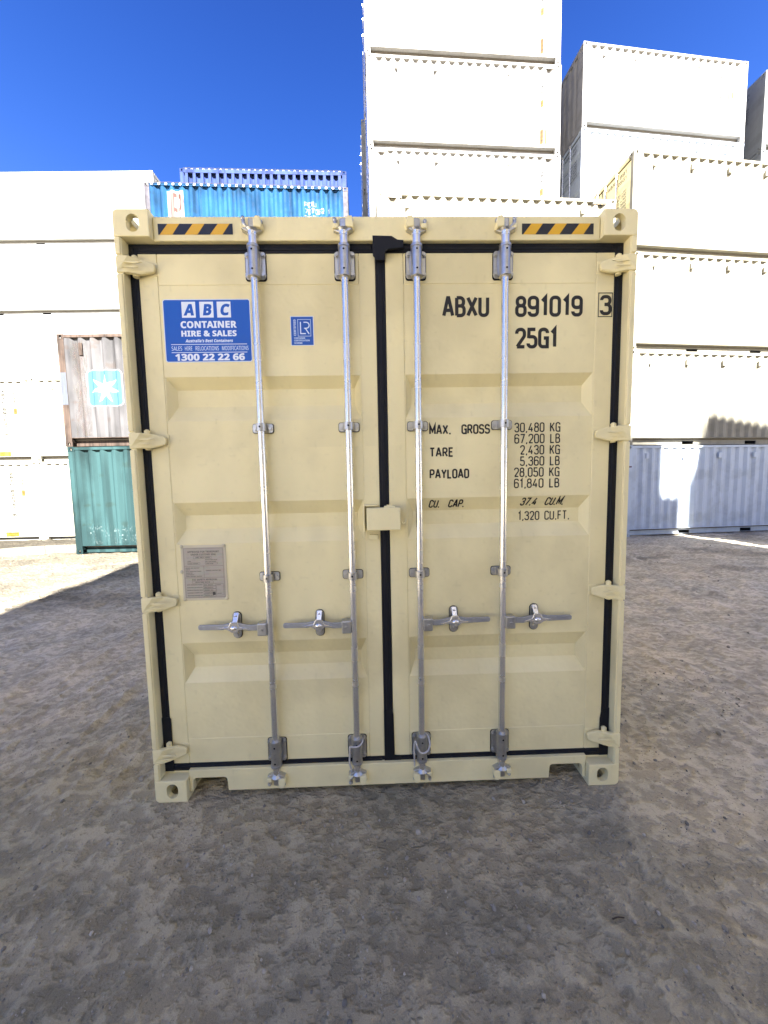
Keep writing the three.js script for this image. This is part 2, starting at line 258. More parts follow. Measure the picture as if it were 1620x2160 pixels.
function container(name, label, o) {
  const { L = 6.058, H = 2.591, m = M.creamSunlit, post = m, wall = 'corr', left = 'corr', right = 'corr', pockets = true, vents = [], rail = m, dm = m, group } = o;
  const t = thing(name, label, 'shipping container', group);
  for (const sx of [1, -1]) for (const sy of [1, -1]) for (const sz of [1, -1]) {      // CAST has its rounded corner at the origin: bottom is +y, top is -y
    const c = part('corner_casting', castGeo(sx, sy, sz), o.cast ?? post, t); c.position.set(sx > 0 ? 0 : L, sy > 0 ? 0 : H, sz > 0 ? 0 : -DEP);
  }
  for (const x of [0, 1]) for (const z of [0, 1]) {
    const p = part('corner_post', cached('post' + H + x + z, () => geo(rbox(x ? -0.155 : 0.003, x ? -0.003 : 0.155, 0.118, H - 0.118, z ? 0.003 : -0.1, z ? 0.1 : -0.003, 0.006))), post, t);
    p.position.set(x ? L : 0, 0, z ? -DEP : 0);
  }
  const P = corrProfile(0.155, L - 0.155, -0.01, -0.062);
  t.userData_profile = P;
  const bot = 0.212, top = H - 0.078;
  part('top_rail', cached('trail' + L + H, () => geo(box(0.162, L - 0.162, H - 0.078, H - 0.012, -0.06, 0))), rail, t);
  part('top_rail', cached('trail' + L + H, 0), rail, t).position.z = -DEP + 0.06;
  const holes = pockets ? [L / 2 - 1.025, L / 2 + 1.025].map((c) => [[c - 0.18, 0.03], [c + 0.18, 0.03], [c + 0.18, 0.125], [c - 0.18, 0.125]]) : [];
  const br = cached('brail' + L + pockets, () => geo(extr(shapeOf([[0.155, 0.02], [L - 0.155, 0.02], [L - 0.155, 0.215], [0.155, 0.215]], holes), 0.02).translate(0, 0, -0.15), box(0.155, L - 0.155, 0.200, 0.214, -0.129, -0.006)));
  if (pockets) for (const h of holes) part('fork_pocket', cached('fp', () => geo(...[[-0.1805, -0.18, 0.03, 0.125], [0.18, 0.1805, 0.03, 0.125], [-0.18, 0.18, 0.125, 0.1255], [-0.18, 0.18, 0.0295, 0.03]].map((q) => box(...q, -DEP + 0.15, -0.129)))), M.pocket, t).position.x = (h[0][0] + h[1][0]) / 2;
  part('bottom_rail', br, rail, t); part('bottom_rail', br, rail, t).position.z = -DEP + 0.28;
  const wallGeo = { corr: () => geo(sheet(P, bot, top, 'x')), flat: () => geo(sheet([[0.155, -0.02], [L - 0.155, -0.02]], bot, top, 'x')) };
  part('side_wall', cached('wall' + wall + L + H, wallGeo[wall]), m, t);
  part('side_wall', cached('bwall' + wall + L + H, () => geo(toBack(L)(wallGeo[wall]()))), m, t);
  if (!o.open) part('roof', cached('roof' + L, () => geo(box(0.06, L - 0.06, -0.012, 0, -DEP + 0.06, -0.06))), m, t).position.y = H - 0.02;
  part('floor', cached('floor' + L, () => geo(box(0.05, L - 0.05, 0.155, 0.18, -DEP + 0.105, -0.105))), M.wood, t);
  for (const [side, to, kind] of [['l', toLeft, left], ['r', toRight(L), right]]) {
    part('end_header', cached('eh' + side + L + H + kind, () => geo(to(geo(box(0.162, DEP - 0.162, H - 0.118, H - 0.012, -0.1, kind === 'door' ? -0.02 : -0.004))))), kind === 'door' ? dm : rail, t);
    part('end_sill', cached('es' + side + L, () => geo(to(geo(box(0.162, DEP - 0.162, 0.03, 0.15, -0.1, -0.02))))), rail, t);
    if (kind === 'door') {
      for (const k of [0, 1]) {
        const x0 = 0.1 + k * 1.125, x1 = x0 + 1.108;
        part('door', cached('door' + side + k + L + H, () => geo(to(geo(sheet(doorProfile(0.15, H - 0.118, -0.055, -0.09, [H * 0.27, H * 0.5, H * 0.73]), x0, x1, 'y'))))), dm, t);
      }
      part('door_seal', cached('seal' + side + L + H, () => geo(to(geo(box(0.1, DEP - 0.1, H - 0.145, H - 0.118, -0.06, -0.045), box(1.205, 1.233, 0.15, H - 0.15, -0.07, -0.05))))), M.rubber, t);
      for (const x of [0.63, 1.05, 1.39, 1.81]) part('lock_rod', cached('rod' + side + x + L + H, () => geo(to(geo(cyl(0.019, 0.019, H - 0.13, x, H / 2, -0.022, 'y', 10), cyl(0.03, 0.03, 0.14, x, H - 0.2, -0.022, 'y', 10), box(x - 0.04, x + 0.04, H - 0.09, H - 0.02, -0.03, 0.012))))), M.galvRod, t);
    } else part('end_wall', cached('ew' + kind + side + L + H, () => geo(to(geo(kind === 'flat' ? sheet([[0.1, -0.015], [DEP - 0.1, -0.015]], 0.15, H - 0.118, 'x') : sheet(corrProfile(0.1, DEP - 0.1, -0.01, -0.05), 0.15, H - 0.118, 'x'))))), m, t);
  }
  for (const x of vents) part('vent', cached('vent', () => geo(rbox(-0.05, 0.05, -0.075, 0.075, -0.03, 0.022, 0.008))), m, t).position.set(x, H - 0.3, -0.012);
  t.profile = P; return t;
}
function place(t, X, Y, Z, a) { t.position.set(X, Y, Z); t.rotation.y = a; return t; }
const HC = 2.896, ST = 2.591;
// ---------------------------------------------------------------- prints used on the background containers
const vtext = (s, w, h, col) => print(w, h, 220, (c, W, H) => { c.strokeStyle = c.fillStyle = col; const n = s.length, st = H / n; for (let i = 0; i < n; i++) if (s[i] !== ' ') strokeText(c, s[i], W * 0.15, W * 0.85, (i + 0.85) * st, st * 0.76, 0.24); }, { clear: true });
const CODES = ['ABXU 820351 6', 'ABXU 891027 4', 'ABXU 891013 8', 'ABXU 890966 2'].map((s) => vtext(s, 0.11, 1.6, '#0b0a0a'));
const sideCode = CODES[0], typeCode = vtext('25G1', 0.1, 0.5, '#0b0a0a');
const YELLOW = print(0.3, 0.42, 300, (c, W, H) => { c.fillStyle = '#4f3803'; c.fillRect(0, 0, W, H); c.fillStyle = '#120b03'; for (let i = 0; i < 3; i++) fitText(c, ['CAUTION', '9 6 HIGH', '2.9 m'][i], W / 2, 110 + i * 125, W * 0.8, 'bold $px sans-serif', 90); }, {});
const YSMALL = print(0.16, 0.2, 300, (c, W, H) => { c.fillStyle = '#5a4206'; c.fillRect(0, 0, W, H); c.strokeStyle = '#150d03'; c.lineWidth = 8; c.strokeRect(12, 12, W - 24, H - 24); c.fillStyle = '#150d03'; fitText(c, '9 6', W / 2, 120, W * 0.6, 'bold $px sans-serif', 80); }, {});
const YWIDE = print(0.42, 0.16, 300, (c, W, H) => { c.fillStyle = '#64500a'; c.fillRect(0, 0, W, H); c.fillStyle = '#140e03'; fitText(c, 'ONLY FOR', W / 2, 68, W * 0.75, 'bold $px sans-serif', 52); fitText(c, 'FORKLIFT', W / 2, 130, W * 0.6, 'bold $px sans-serif', 48); }, {});
const REDMARK = new THREE.MeshStandardMaterial({ color: new THREE.Color().setRGB(0.09, 0.03, 0.045), roughness: 0.6 });
const PINKMARK = new THREE.MeshStandardMaterial({ color: new THREE.Color().setRGB(0.085, 0.03, 0.07), roughness: 0.6 });
const HAZ = print(0.36, 0.06, 500, (c, W, H) => { c.fillStyle = '#050505'; c.fillRect(0, 0, W, H); c.fillStyle = '#5a430a'; for (let i = 0; i < 4; i++) { const x = 30 + i * 92; c.beginPath(); c.moveTo(x, H); c.lineTo(x + 45, H); c.lineTo(x + 80, 0); c.lineTo(x + 35, 0); c.fill(); } });
const DOORTEXT = print(0.8, 1.5, 200, (c, W, H) => {
  c.strokeStyle = '#35342c'; strokeText(c, 'ABXU 891', 40, 720, 150, 100, 0.15); strokeText(c, '25G1', 420, 720, 290, 90, 0.15);
  for (let i = 0; i < 6; i++) { strokeText(c, ['MAX.', '', 'TARE', '', 'LOAD', ''][i] || ' ', 60, 260, 600 + i * 95, 55, 0.15); strokeText(c, ['30,480', '67,200', '2,430', '5,360', '28,050', '61,840'][i], 420, 720, 600 + i * 95, 60, 0.15); }
}, { clear: true });
function marks(t, o = {}) {                                 // code, type, yellow stickers near the right end of a side
  const P = t.profile, H = o.H ?? ST, L = 6.058, s = t;
  if (o.code !== undefined) wrapDecal('lettering', CODES[o.code], P, L - 1.02, L - 0.91, H - 1.95, H - 0.35, s);
  if (o.type) wrapDecal('lettering', typeCode, P, L - 0.62, L - 0.52, H - 0.95, H - 0.45, s);
  if (o.small) wrapDecal('height_sticker', YSMALL, P, L - 0.66, L - 0.5, H - 1.2, H - 1.0, s);
  if (o.big) wrapDecal('height_sticker', YELLOW, P, L - 0.72, L - 0.42, 0.32, 0.74, s);
  if (o.wide) wrapDecal('forklift_sticker', YWIDE, P, o.wide, o.wide + 0.42, 0.22, 0.38, s);
  if (o.hazard) for (const x of o.hazard) decal('hazard_stripe', HAZ, x, x + 0.36, H - 0.14, H - 0.075, 0.003, s);
  if (o.red) decal('paint_mark', o.red, 0.02, 0.15, H - 0.62, H - 0.58, 0.0, s);
  return t;
}
function doorLetters(t, H = ST, off = 1.42) { const m = decal('lettering', DOORTEXT, -0.4, 0.4, -0.75, 0.75, 0, t); m.rotation.y = -Math.PI / 2; m.position.set(0.048, H - 0.95, -DEP + off + 0.4); return m; }
const V4 = [0.62, 1.77, 2.92, 4.07, 5.22];

// ---- right stack, four high
const RS = [['pale blue grey shipping container at the foot of the right stack, partly in shadow', M.iceBlue, 7.0485, 0, -7.9943, 0.0804, 'door'],
  ['cream shipping container with a shadow on its lower right, resting on the pale blue container', M.creamSunlit, 7.04, ST, -8.0, 0.0804, 'door'],
  ['cream shipping container second from the top of the right stack', M.creamSunlit, 7.06, 2 * ST, -8.02, 0.083, 'door'],
  ['cream shipping container on top of the right stack, its shaded doors facing left', M.creamSunlit, 7.0, 3 * ST, -8.06, 0.0880, 'door']];
RS.forEach(([l, m, X, Y, Z, a, d], i) => { const t = place(container('shipping_container', l, { m, left: d, vents: V4, dm: m === M.iceBlue ? m : M.cream }), X, Y + 0.006, Z, a); marks(t, { red: REDMARK }); if (i === 3 || i === 2) doorLetters(t); });  // shaded doors get the brighter copy of the cream on the sunlit walls

// ---- white stack behind the near container, with the cream stack in front of it
for (let i = 0; i < 3; i++) {
  const t = place(container('shipping_container', ['cream container at the foot of the stack just behind the near container', 'cream container in the middle of the stack just behind the near container', 'cream container just behind the near one, only its scalloped top edge showing above the header'][i], { m: M.creamSunlit, H: HC, left: i === 2 ? 'corr' : 'corr', vents: [0.75, 5.2] }), 0.13, i * HC, -7.25, 0.042);
  marks(t, { H: HC, hazard: [0.25, 5.44] });
}
const CX = -0.05, CZ = -9.73, CA = 0.041, CB = 11.90;
for (let i = 0; i < 6; i++) {
  const H = i < 4 ? HC : ST, Y = CB - 4 * HC + i * HC - (i > 4 ? (HC - ST) * (i - 4) : 0);
  const lab = ['white container at the foot of the tall white stack', 'white container second up in the tall white stack', 'white container third up in the tall white stack',
    'white container third from the top of the tall centre stack', 'white container second from the top of the tall centre stack, yellow stickers at right', 'topmost white container of the tall centre stack, cut by the upper edge of the photo'][i];
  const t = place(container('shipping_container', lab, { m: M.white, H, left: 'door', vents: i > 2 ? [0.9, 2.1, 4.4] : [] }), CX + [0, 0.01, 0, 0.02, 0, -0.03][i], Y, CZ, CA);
  if (i > 2) marks(t, { H, code: [0, 0, 0, 1, 2, 3][i], type: true, small: true, big: i > 3, hazard: i < 5 ? [L20() - 0.56] : undefined });
  if (i === 3) decal('hazard_stripe', HAZ, 0.22, 0.58, H - 0.14, H - 0.075, 0.003, t);
  if (i === 5) wrapDecal('lettering', YCODE(), t.profile, 0.2, 0.31, 1.05, 2.35, t);
}
function L20() { return 6.058; }
function YCODE() { return vtext('GLESENT', 0.11, 1.3, '#4c3f10'); }
// shaded stack behind the white one
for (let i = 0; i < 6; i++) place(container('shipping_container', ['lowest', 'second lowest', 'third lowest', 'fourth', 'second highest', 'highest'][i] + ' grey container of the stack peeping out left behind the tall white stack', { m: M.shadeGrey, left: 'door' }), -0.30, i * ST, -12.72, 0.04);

// ---- back right stack of two white containers seen above the right stack
const DS = [[HC, M.white], [ST, M.white], [ST, M.creamSunlit], [ST, M.white], [ST, M.iceBlue], [ST, M.white]];
let dy = 0;
DS.forEach(([H, m], i) => {
  const lab = ['white container at the foot of the back right stack', 'white container second up in the back right stack', 'cream container third up in the back right stack', 'white container fourth up in the back right stack',
    'pale blue container with lettered doors under the topmost white one at right', 'white container on top of the back right stack, blue sky above its scalloped edge'][i];
  const t = place(container('shipping_container', lab, { m, H, left: i === 4 ? 'door' : 'corr', vents: i === 4 ? [0.85, 2.0, 4.3, 5.4] : [0.75, 1.9, 4.2] }), 7.02, dy, -10.56, 0.084);
  if (i === 4) { doorLetters(t); marks(t, { red: PINKMARK, code: 1, type: true }); }
  if (i === 5) { marks(t, { code: 2, type: true, small: true }); decal('paint_mark', REDMARK, 5.92, 6.03, ST - 0.8, ST - 0.76, 0.0, t); }
  dy += H;
});
// ---- far right stack, only a shaded end in view
let qy = 0;
[HC, ST, ST, ST, ST, ST].forEach((H, i) => {
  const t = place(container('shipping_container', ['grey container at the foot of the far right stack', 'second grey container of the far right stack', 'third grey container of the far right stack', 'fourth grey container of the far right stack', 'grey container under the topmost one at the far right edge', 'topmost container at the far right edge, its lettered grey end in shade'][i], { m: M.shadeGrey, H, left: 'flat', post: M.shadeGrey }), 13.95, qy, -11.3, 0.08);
  if (i > 3) { const d = doorLetters(t, ST, 1.2); d.position.x = -0.001 + 0.01; }
  qy += H;
});

// ---- left: teal container with the faded grey one on it
const tealT = place(container('shipping_container', 'teal green shipping container on the dirt at left, scraped low down', { m: M.teal }), -7.356, 0.077, -6.859, -0.011);
const greyT = place(container('shipping_container', 'weathered grey container with rusty posts and a white star emblem, on the teal one', { m: M.fadedGrey, post: M.rust, rail: M.rust }), -7.38, 0.077 + ST, -6.859, -0.011);
{
  const STAR = print(1.0, 1.0, 400, (c, W, H) => {
    const rr = (x, y, w, r) => { c.beginPath(); c.moveTo(x + r, y); c.arcTo(x + w, y, x + w, y + w, r); c.arcTo(x + w, y + w, x, y + w, r); c.arcTo(x, y + w, x, y, r); c.arcTo(x, y, x + w, y, r); c.fill(); };
    c.fillStyle = '#6d7174'; rr(10, 10, W - 20, 110); c.fillStyle = '#264753'; rr(32, 32, W - 64, 95);
    c.fillStyle = '#7b7e80'; c.beginPath(); for (let i = 0; i < 14; i++) { const a = -Math.PI / 2 + i * Math.PI / 7, r = i % 2 ? 150 : 405; c.lineTo(500 + r * Math.cos(a), 515 + r * Math.sin(a)); } c.fill();
  }, { clear: true });
  wrapDecal('star_emblem', STAR, greyT.profile, 0.58, 1.44, 0.93, 1.79, greyT);
  const RUSTY = print(0.5, 2.3, 120, (c, W, H) => { for (let i = 0; i < 900; i++) { const x = W * (0.5 + (rnd() + rnd() + rnd() - 1.5) * 0.55), y = H * rnd(); c.fillStyle = `rgba(${60 + 20 * rnd()},${50 + 16 * rnd()},${44 + 12 * rnd()},${0.04 + 0.11 * rnd()})`; c.fillRect(x, y, 8 + 26 * rnd(), 30 + 170 * rnd()); } }, { clear: true, rough: 0.9 });
  wrapDecal('rust_patch', RUSTY, greyT.profile, 0.28, 0.62, 0.25, 2.45, greyT, 0.0025);
  decal('pale_patch', paint(0.06, 0.068, 0.088), 0.008, 0.150, 0.98, 1.72, 0.0, greyT);
  part('lash_plate', geo(rbox(0.5, 0.58, 2.1, 2.38, -0.012, 0.012, 0.005)), M.rust, greyT);
  const SCUFF = print(1.5, 0.5, 200, (c, W, H) => { for (let i = 0; i < 240; i++) { const x = W * rnd(), y = H * (0.2 + 0.8 * rnd()); c.fillStyle = `rgba(140,155,155,${0.15 + 0.6 * rnd()})`; c.fillRect(x, y, 3 + 34 * rnd() * rnd(), 3 + 14 * rnd()); } }, { clear: true });
  wrapDecal('scraped_paint', SCUFF, tealT.profile, 0.3, 1.8, 0.24, 0.8, tealT, 0.0025);
}
// ---- blue open-top containers
function ringsAndRope(t, H, n, L = 6.058) {
  const r = [], pts = [];
  for (let i = 0; i < n; i++) { const x = 0.25 + (L - 0.5) * i / (n - 1); r.push(new THREE.TorusGeometry(0.03, 0.009, 6, 12).translate(x, H - 0.055, 0.02)); }
  const m = part('lashing_ring', geo(r), M.ring, t); m.userData.kind = 'stuff';
  for (let i = 0; i <= 30; i++) pts.push([0.15 + (L - 0.3) * i / 30, H - 0.02 + 0.012 * (i % 2), 0.03]);
  part('tarpaulin_rope', geo(tube(pts, 0.006, 90, 5)), M.oldRope, t);
}
[[-5.9, 0], [-5.9, ST], [-6.757, 2 * ST]].forEach(([X, Y], i) => place(container('shipping_container', ['blue container at the foot of the stack under the bright blue one', 'blue container second up under the bright blue one', 'blue container right under the bright blue one'][i], { m: M.deepBlue }), X, Y, -9.56, 0.03));
{
  const t = place(container('shipping_container', 'bright blue open top container with an orange letter P, above the near container', { m: M.brightBlue, H: HC, post: M.rustBlue, open: true }), -6.745, 3 * ST + 0.06, -9.54, 0.03);
  ringsAndRope(t, HC, 28);
  const PP = print(0.5, 1.3, 300, (c, W, H) => { c.fillStyle = '#6a6d70'; c.fillRect(0, 0, W, H); c.strokeStyle = '#3a190c'; c.lineWidth = 112; c.lineJoin = 'round'; c.beginPath(); c.moveTo(140, H); c.lineTo(170, 130); c.bezierCurveTo(330, 90, 460, 130, 440, 330); c.bezierCurveTo(420, 480, 300, 520, 170, 500); c.stroke(); });
  wrapDecal('letter_patch', PP, t.profile, 0.64, 1.13, HC - 1.58, HC - 0.2, t);
  const PC = print(1.3, 0.8, 200, (c, W, H) => { c.strokeStyle = '#4a555d'; strokeText(c, 'PCIU', 20, 540, 230, 200, 0.2); strokeText(c, '707062 1', 20, 1180, 480, 200, 0.2); strokeText(c, '25U1', 20, 540, 730, 200, 0.2); }, { clear: true });
  wrapDecal('lettering', PC, t.profile, 4.72, 5.55, HC - 1.02, HC - 0.40, t);
}
[0, 1, 2, 3].forEach((i) => place(container('shipping_container', ['blue container at the foot of the violet blue stack', 'second blue container of the violet blue stack', 'third blue container of the violet blue stack', 'blue container right under the violet blue open top one'][i], { m: M.deepBlue, H: i === 0 ? HC : ST }), i < 2 ? -5.95 : -6.93, i ? HC + (i - 1) * ST : 0, -12.08, 0.02));
{
  const t = place(container('shipping_container', 'violet blue open top container, highest behind the bright blue one', { m: M.violetBlue, H: ST, open: true, vents: [] }), -6.93, HC + 3 * ST, -12.08, 0.02);
  ringsAndRope(t, ST, 28);
  for (let i = 0; i < 21; i++) part('side_rib', cached('rib', () => geo(box(-0.05, 0.05, 0.19, ST - 0.16, -0.01, 0.05))), M.violetBlue, t).position.x = 0.26 + i * 0.277;
  part('top_band', geo(box(0.16, 5.9, ST - 0.19, ST - 0.08, -0.02, 0.055)), M.violetBlue, t);
}
// ---- cream pairs at far left, and the white reefers behind
[[0, 0], [0, 1], [1, 0], [1, 1]].forEach(([c, r]) => {
  const t = place(container('shipping_container', (r ? 'upper' : 'lower') + (c ? ' cream container right of the narrow gap, half behind the teal stack' : ' cream container at the left edge of the photo, dark code down its right end'), { m: M.creamSunlit, H: HC, vents: c ? [0.75, 1.9] : [] }), c ? -12.06 : -12.17 - 6.058, -0.218 + r * HC, -11.09, 0.018);
  if (c) marks(t, { H: HC, wide: 1.55 }); else { marks(t, { H: HC, code: r, type: true, small: true }); wrapDecal('forklift_sticker', YWIDE, t.profile, 4.75, 5.17, 0.22, 0.38, t); }
});
const RX = -9.193 - 12.192 + 0.0, RA = -0.014;
[0, 1, 2, 3, 4].forEach((i) => {
  const H = HC, t = container('shipping_container', ['long white container at the foot of the left stack', 'long white container second up in the left stack', 'long white container lettered TRITON down its side', 'long smooth white container under the topmost left one', 'topmost long smooth white container at left, blue sky above it'][i], { L: 12.192, H, m: M.reefer, wall: 'flat' });
  const r = 12.192; place(t, -9.193 - r * Math.cos(RA), 0.603 + i * HC, -14.355 + r * Math.sin(RA), RA);
  if (i === 2) {
    const TR = print(0.5, 2.6, 160, (c, W, H) => { c.fillStyle = '#4d504d'; c.font = 'bold 420px serif'; c.textAlign = 'center'; [...'TRITON'].forEach((ch, k) => { c.save(); c.translate(W / 2, 360 + k * 430); c.scale(ch === 'I' ? 1 : 1.05, 1.05); c.fillText(ch, 0, 0); c.restore(); }); }, { clear: true });
    decal('lettering', TR, 5.35, 5.85, 0.28, 2.30, -0.016, t);
    const SM = print(0.6, 0.16, 200, (c, W, H) => { c.strokeStyle = '#30343a'; strokeText(c, 'TRIU', 10, 290, 130, 110, 0.16); }, { clear: true });
    decal('lettering', SM, 10.6, 11.2, HC - 0.42, HC - 0.26, -0.016, t);
  }
});
// ---- containers behind the viewpoint: they shade the yard and give the shadow edges on the ground and the right stack
const behind = (label, X, Y, Z, a, m, H) => place(container('shipping_container', label, { m, H, left: 'corr' }), X, Y, Z, a);
const ORD = ['lowest', 'second', 'third', 'fourth', 'fifth', 'sixth', 'seventh', 'eighth'];
for (let i = 0; i < 7; i++) behind(ORD[i] + ' cream container in the stack behind the viewpoint on the left', -2.89, i * ST, 17.268, 0, M.cream, ST);
for (let i = 0; i < 8; i++) behind(ORD[i] + ' white container in the stack behind the viewpoint on the right', 4.45, i * ST, 14.84, 0, M.whiteBounce, ST);
for (let i = 0, y = 0; i < 8; i++) { const H = i < 3 ? HC : ST; behind(ORD[i] + ' white container in the rear row behind the viewpoint', 5.40, y, 17.66, 0, M.whiteBounce, H); y += H; }
for (let i = 0, y = 0; i < 8; i++) { const H = i < 3 ? HC : ST; behind(ORD[i] + ' white container in the added stack behind the viewpoint, shading the gap', -0.75, y, 20.2, 0, M.whiteBounce, H); y += H; }  // unseen stack added to shade the ground between the left and right stacks
for (let i = 0; i < 8; i++) { const b = -0.105, n = [Math.sin(b), Math.cos(b)]; behind(ORD[i] + ' cream container in the angled stack behind the viewpoint at far right', 11.78 + DEP * n[0], i * ST, 11.43 + DEP * n[1], b, M.cream, ST); }

// ---------------------------------------------------------------- the near container: door end at z = 0, body behind it
const near = thing('shipping_container', 'new cream shipping container nearest the viewer, with double doors and galvanised lock rods', 'shipping container');
const NL = 6.058, NH = 2.896, HWID = 1.219;
const kz = (z) => (1.714 - z) / 1.769;
const px = (x, z) => -0.048 + (x + 0.048) * kz(z), py = (y, z) => 1.622 + (y - 1.622) * kz(z);
for (const sx of [1, -1]) for (const sy of [1, -1]) for (const sz of [1, -1]) part('corner_casting', castGeo(sx, sy, sz), M.cream, near).position.set(-sx * HWID, sy > 0 ? 0 : NH, sz > 0 ? 0 : -NL);
const HINGE_Y = [2.66, 1.856, 1.049, 0.25];
for (const s of [-1, 1]) {
  const a = HWID - 0.0005, b = HWID - 0.026;
  // post: outer flange broken at the hinge lugs, and the web behind it
  const ys = [0.118, ...HINGE_Y.slice().reverse().flatMap((y) => [y - 0.044, y + 0.042]), NH - 0.118], g = [rbox(b - 0.004, a - 0.004, 0.118, NH - 0.118, -0.15, -0.006, 0.003)];
  for (let i = 0; i + 1 < ys.length; i += 2) g.push(rbox(b, a, ys[i], ys[i + 1], -0.06, 0, 0.005));
  g.push(box(b - 0.03, b, 0.118, NH - 0.118, -0.16, -0.082));
  part('corner_post', geo(mirror(geo(g), s, 1, 1)), M.cream, near);
  part('corner_post', geo(box(s > 0 ? HWID - 0.15 : -HWID + 0.004, s > 0 ? HWID - 0.004 : -HWID + 0.15, 0.118, NH - 0.118, -NL + 0.004, -NL + 0.1)), M.cream, near);
  part('top_rail', geo(box(s > 0 ? HWID - 0.06 : -HWID, s > 0 ? HWID : -HWID + 0.06, NH - 0.078, NH - 0.012, -NL + 0.178, -0.178)), M.cream, near);
  part('bottom_rail', geo(box(s > 0 ? HWID - 0.1 : -HWID + 0.06, s > 0 ? HWID - 0.06 : -HWID + 0.1, 0.025, 0.2, -NL + 0.178, -0.178)), M.cream, near);
  const w = sheet(corrProfile(0.155, NL - 0.155, -0.006, -0.05), 0.19, NH - 0.078, 'x');
  part('side_wall', geo(s < 0 ? w.rotateY(-Math.PI / 2).translate(-HWID, 0, -NL) : w.rotateY(Math.PI / 2).translate(HWID, 0, 0)), M.cream, near);
}
part('roof', geo(box(-HWID + 0.06, HWID - 0.06, NH - 0.03, NH - 0.02, -NL + 0.06, -0.1)), M.cream, near);
part('floor', geo(box(-HWID + 0.1, HWID - 0.1, 0.155, 0.18, -NL + 0.1, -0.11)), M.wood, near);
part('end_wall', geo(sheet(corrProfile(-1.1, 1.1, -0.01, -0.05), 0.15, NH - 0.1, 'x').rotateY(Math.PI).translate(0, 0, -NL)), M.cream, near);
const HZ = -0.03;
part('door_header', geo(rbox(-1.0565, 1.0565, 2.776, 2.884, -0.15, HZ, 0.005), box(-1.19, 1.19, 2.7785, 2.79, -0.14, -0.06)), M.cream, near);
{ // sill with the two notches beside the castings
  const r = 0.018, n0 = 1.036, n1 = 0.856, yt = py(0.082, HZ), yb = 0.028, top = py(0.127, HZ);
  const s = new THREE.Shape(); s.moveTo(-n1, yb); s.lineTo(n1, yb); s.lineTo(n1 + 0.004, yt - r); s.quadraticCurveTo(n1 + 0.004, yt, n1 + 0.004 + r, yt); s.lineTo(n0 - 0.02, yt); s.quadraticCurveTo(n0, yt, n0 + 0.002, yt - 0.03); s.lineTo(n0 + 0.004, 0.03); s.lineTo(1.0565, 0.03); s.lineTo(1.0565, top); s.lineTo(-1.0565, top); s.lineTo(-1.0565, 0.03); s.lineTo(-n0 - 0.004, 0.03); s.lineTo(-n0 - 0.002, yt - 0.03); s.quadraticCurveTo(-n0, yt, -n0 + 0.02, yt); s.lineTo(-n1 - 0.004 - r, yt); s.quadraticCurveTo(-n1 - 0.004, yt, -n1 - 0.004, yt - r);
  part('door_sill', geo(extr(s, 0.03, 0.003, 2, 6).translate(0, 0, HZ - 0.03), box(-1.19, 1.19, 0.115, 0.127, -0.13, -0.058)), M.cream, near);
}
// doors: stiles and rails stand a little proud of the ribbed panel
const DZ = -0.055, PZ = -0.058, TZ = -0.100;
const TROUGHS = [[2.165, 2.112, 2.030, 1.952], [1.551, 1.484, 1.412, 1.342], [0.825, 0.742, 0.674, 0.609]];
function ribbedPanel(x0, x1, y0, y1) {
  const pos = [], q = (a, b, c, d) => pos.push(...a, ...b, ...c, ...a, ...c, ...d);
  let top = y1;
  for (const [a, b, c, d] of TROUGHS) {
    q([x0, a, PZ], [x1, a, PZ], [x1, top, PZ], [x0, top, PZ]);
    const l = x0 + 0.004, r = x1 - 0.004, li = x0 + 0.036, ri = x1 - 0.036;
    q([x0, d, PZ], [l, d, PZ], [l, a, PZ], [x0, a, PZ]); q([r, d, PZ], [x1, d, PZ], [x1, a, PZ], [r, a, PZ]);
    q([li, b, TZ], [ri, b, TZ], [r, a, PZ], [l, a, PZ]); q([li, c, TZ], [ri, c, TZ], [ri, b, TZ], [li, b, TZ]); q([l, d, PZ], [r, d, PZ], [ri, c, TZ], [li, c, TZ]);
    q([l, d, PZ], [li, c, TZ], [li, b, TZ], [l, a, PZ]); q([ri, c, TZ], [r, d, PZ], [r, a, PZ], [ri, b, TZ]);
    top = d;
  }
  q([x0, y0, PZ], [x1, y0, PZ], [x1, top, PZ], [x0, top, PZ]);
  const g = new THREE.BufferGeometry(); g.setAttribute('position', new THREE.Float32BufferAttribute(pos, 3)); g.computeVertexNormals(); return g;
}
function doorLeaf(label, xo, xi, po, pi) {                  // outer edge, inner edge, panel edges
  const lo = Math.min(xo, xi), hi = Math.max(xo, xi), a = Math.min(po, pi), b = Math.max(po, pi);
  const d = part('door', geo(rbox(lo, a, 0.168, 2.735, -0.1, DZ, 0.004), rbox(b, hi, 0.168, 2.735, -0.1, DZ, 0.004), rbox(a + 0.001, b - 0.001, 2.592, 2.735, -0.1, DZ - 0.0006, 0.0035), rbox(a + 0.001, b - 0.001, 0.168, 0.304, -0.1, DZ - 0.0006, 0.0035), ribbedPanel(a, b, 0.3, 2.595)), M.cream, near);
  d.userData.label = label; return d;
}
const doorL = doorLeaf('left door with the blue company sticker', -1.152, -0.026, -1.064, -0.106);
const doorR = doorLeaf('right door with the black weight markings', 1.150, 0.022, 1.060, 0.110);
const seal = (d, q) => { const w = q[1] - q[0] < q[3] - q[2]; const c = w ? (q[0] + q[1]) / 2 : (q[2] + q[3]) / 2, r = 0.011; part('door_seal', geo(rbox(...q, -0.08, -0.0525, 0.006), w ? rbox(c - r, c + r, q[2] + 0.02, q[3] - 0.02, -0.06, -0.049, 0.005) : rbox(q[0] + 0.02, q[1] - 0.02, c - r, c + r, -0.06, -0.049, 0.005)), M.rubber, d); };
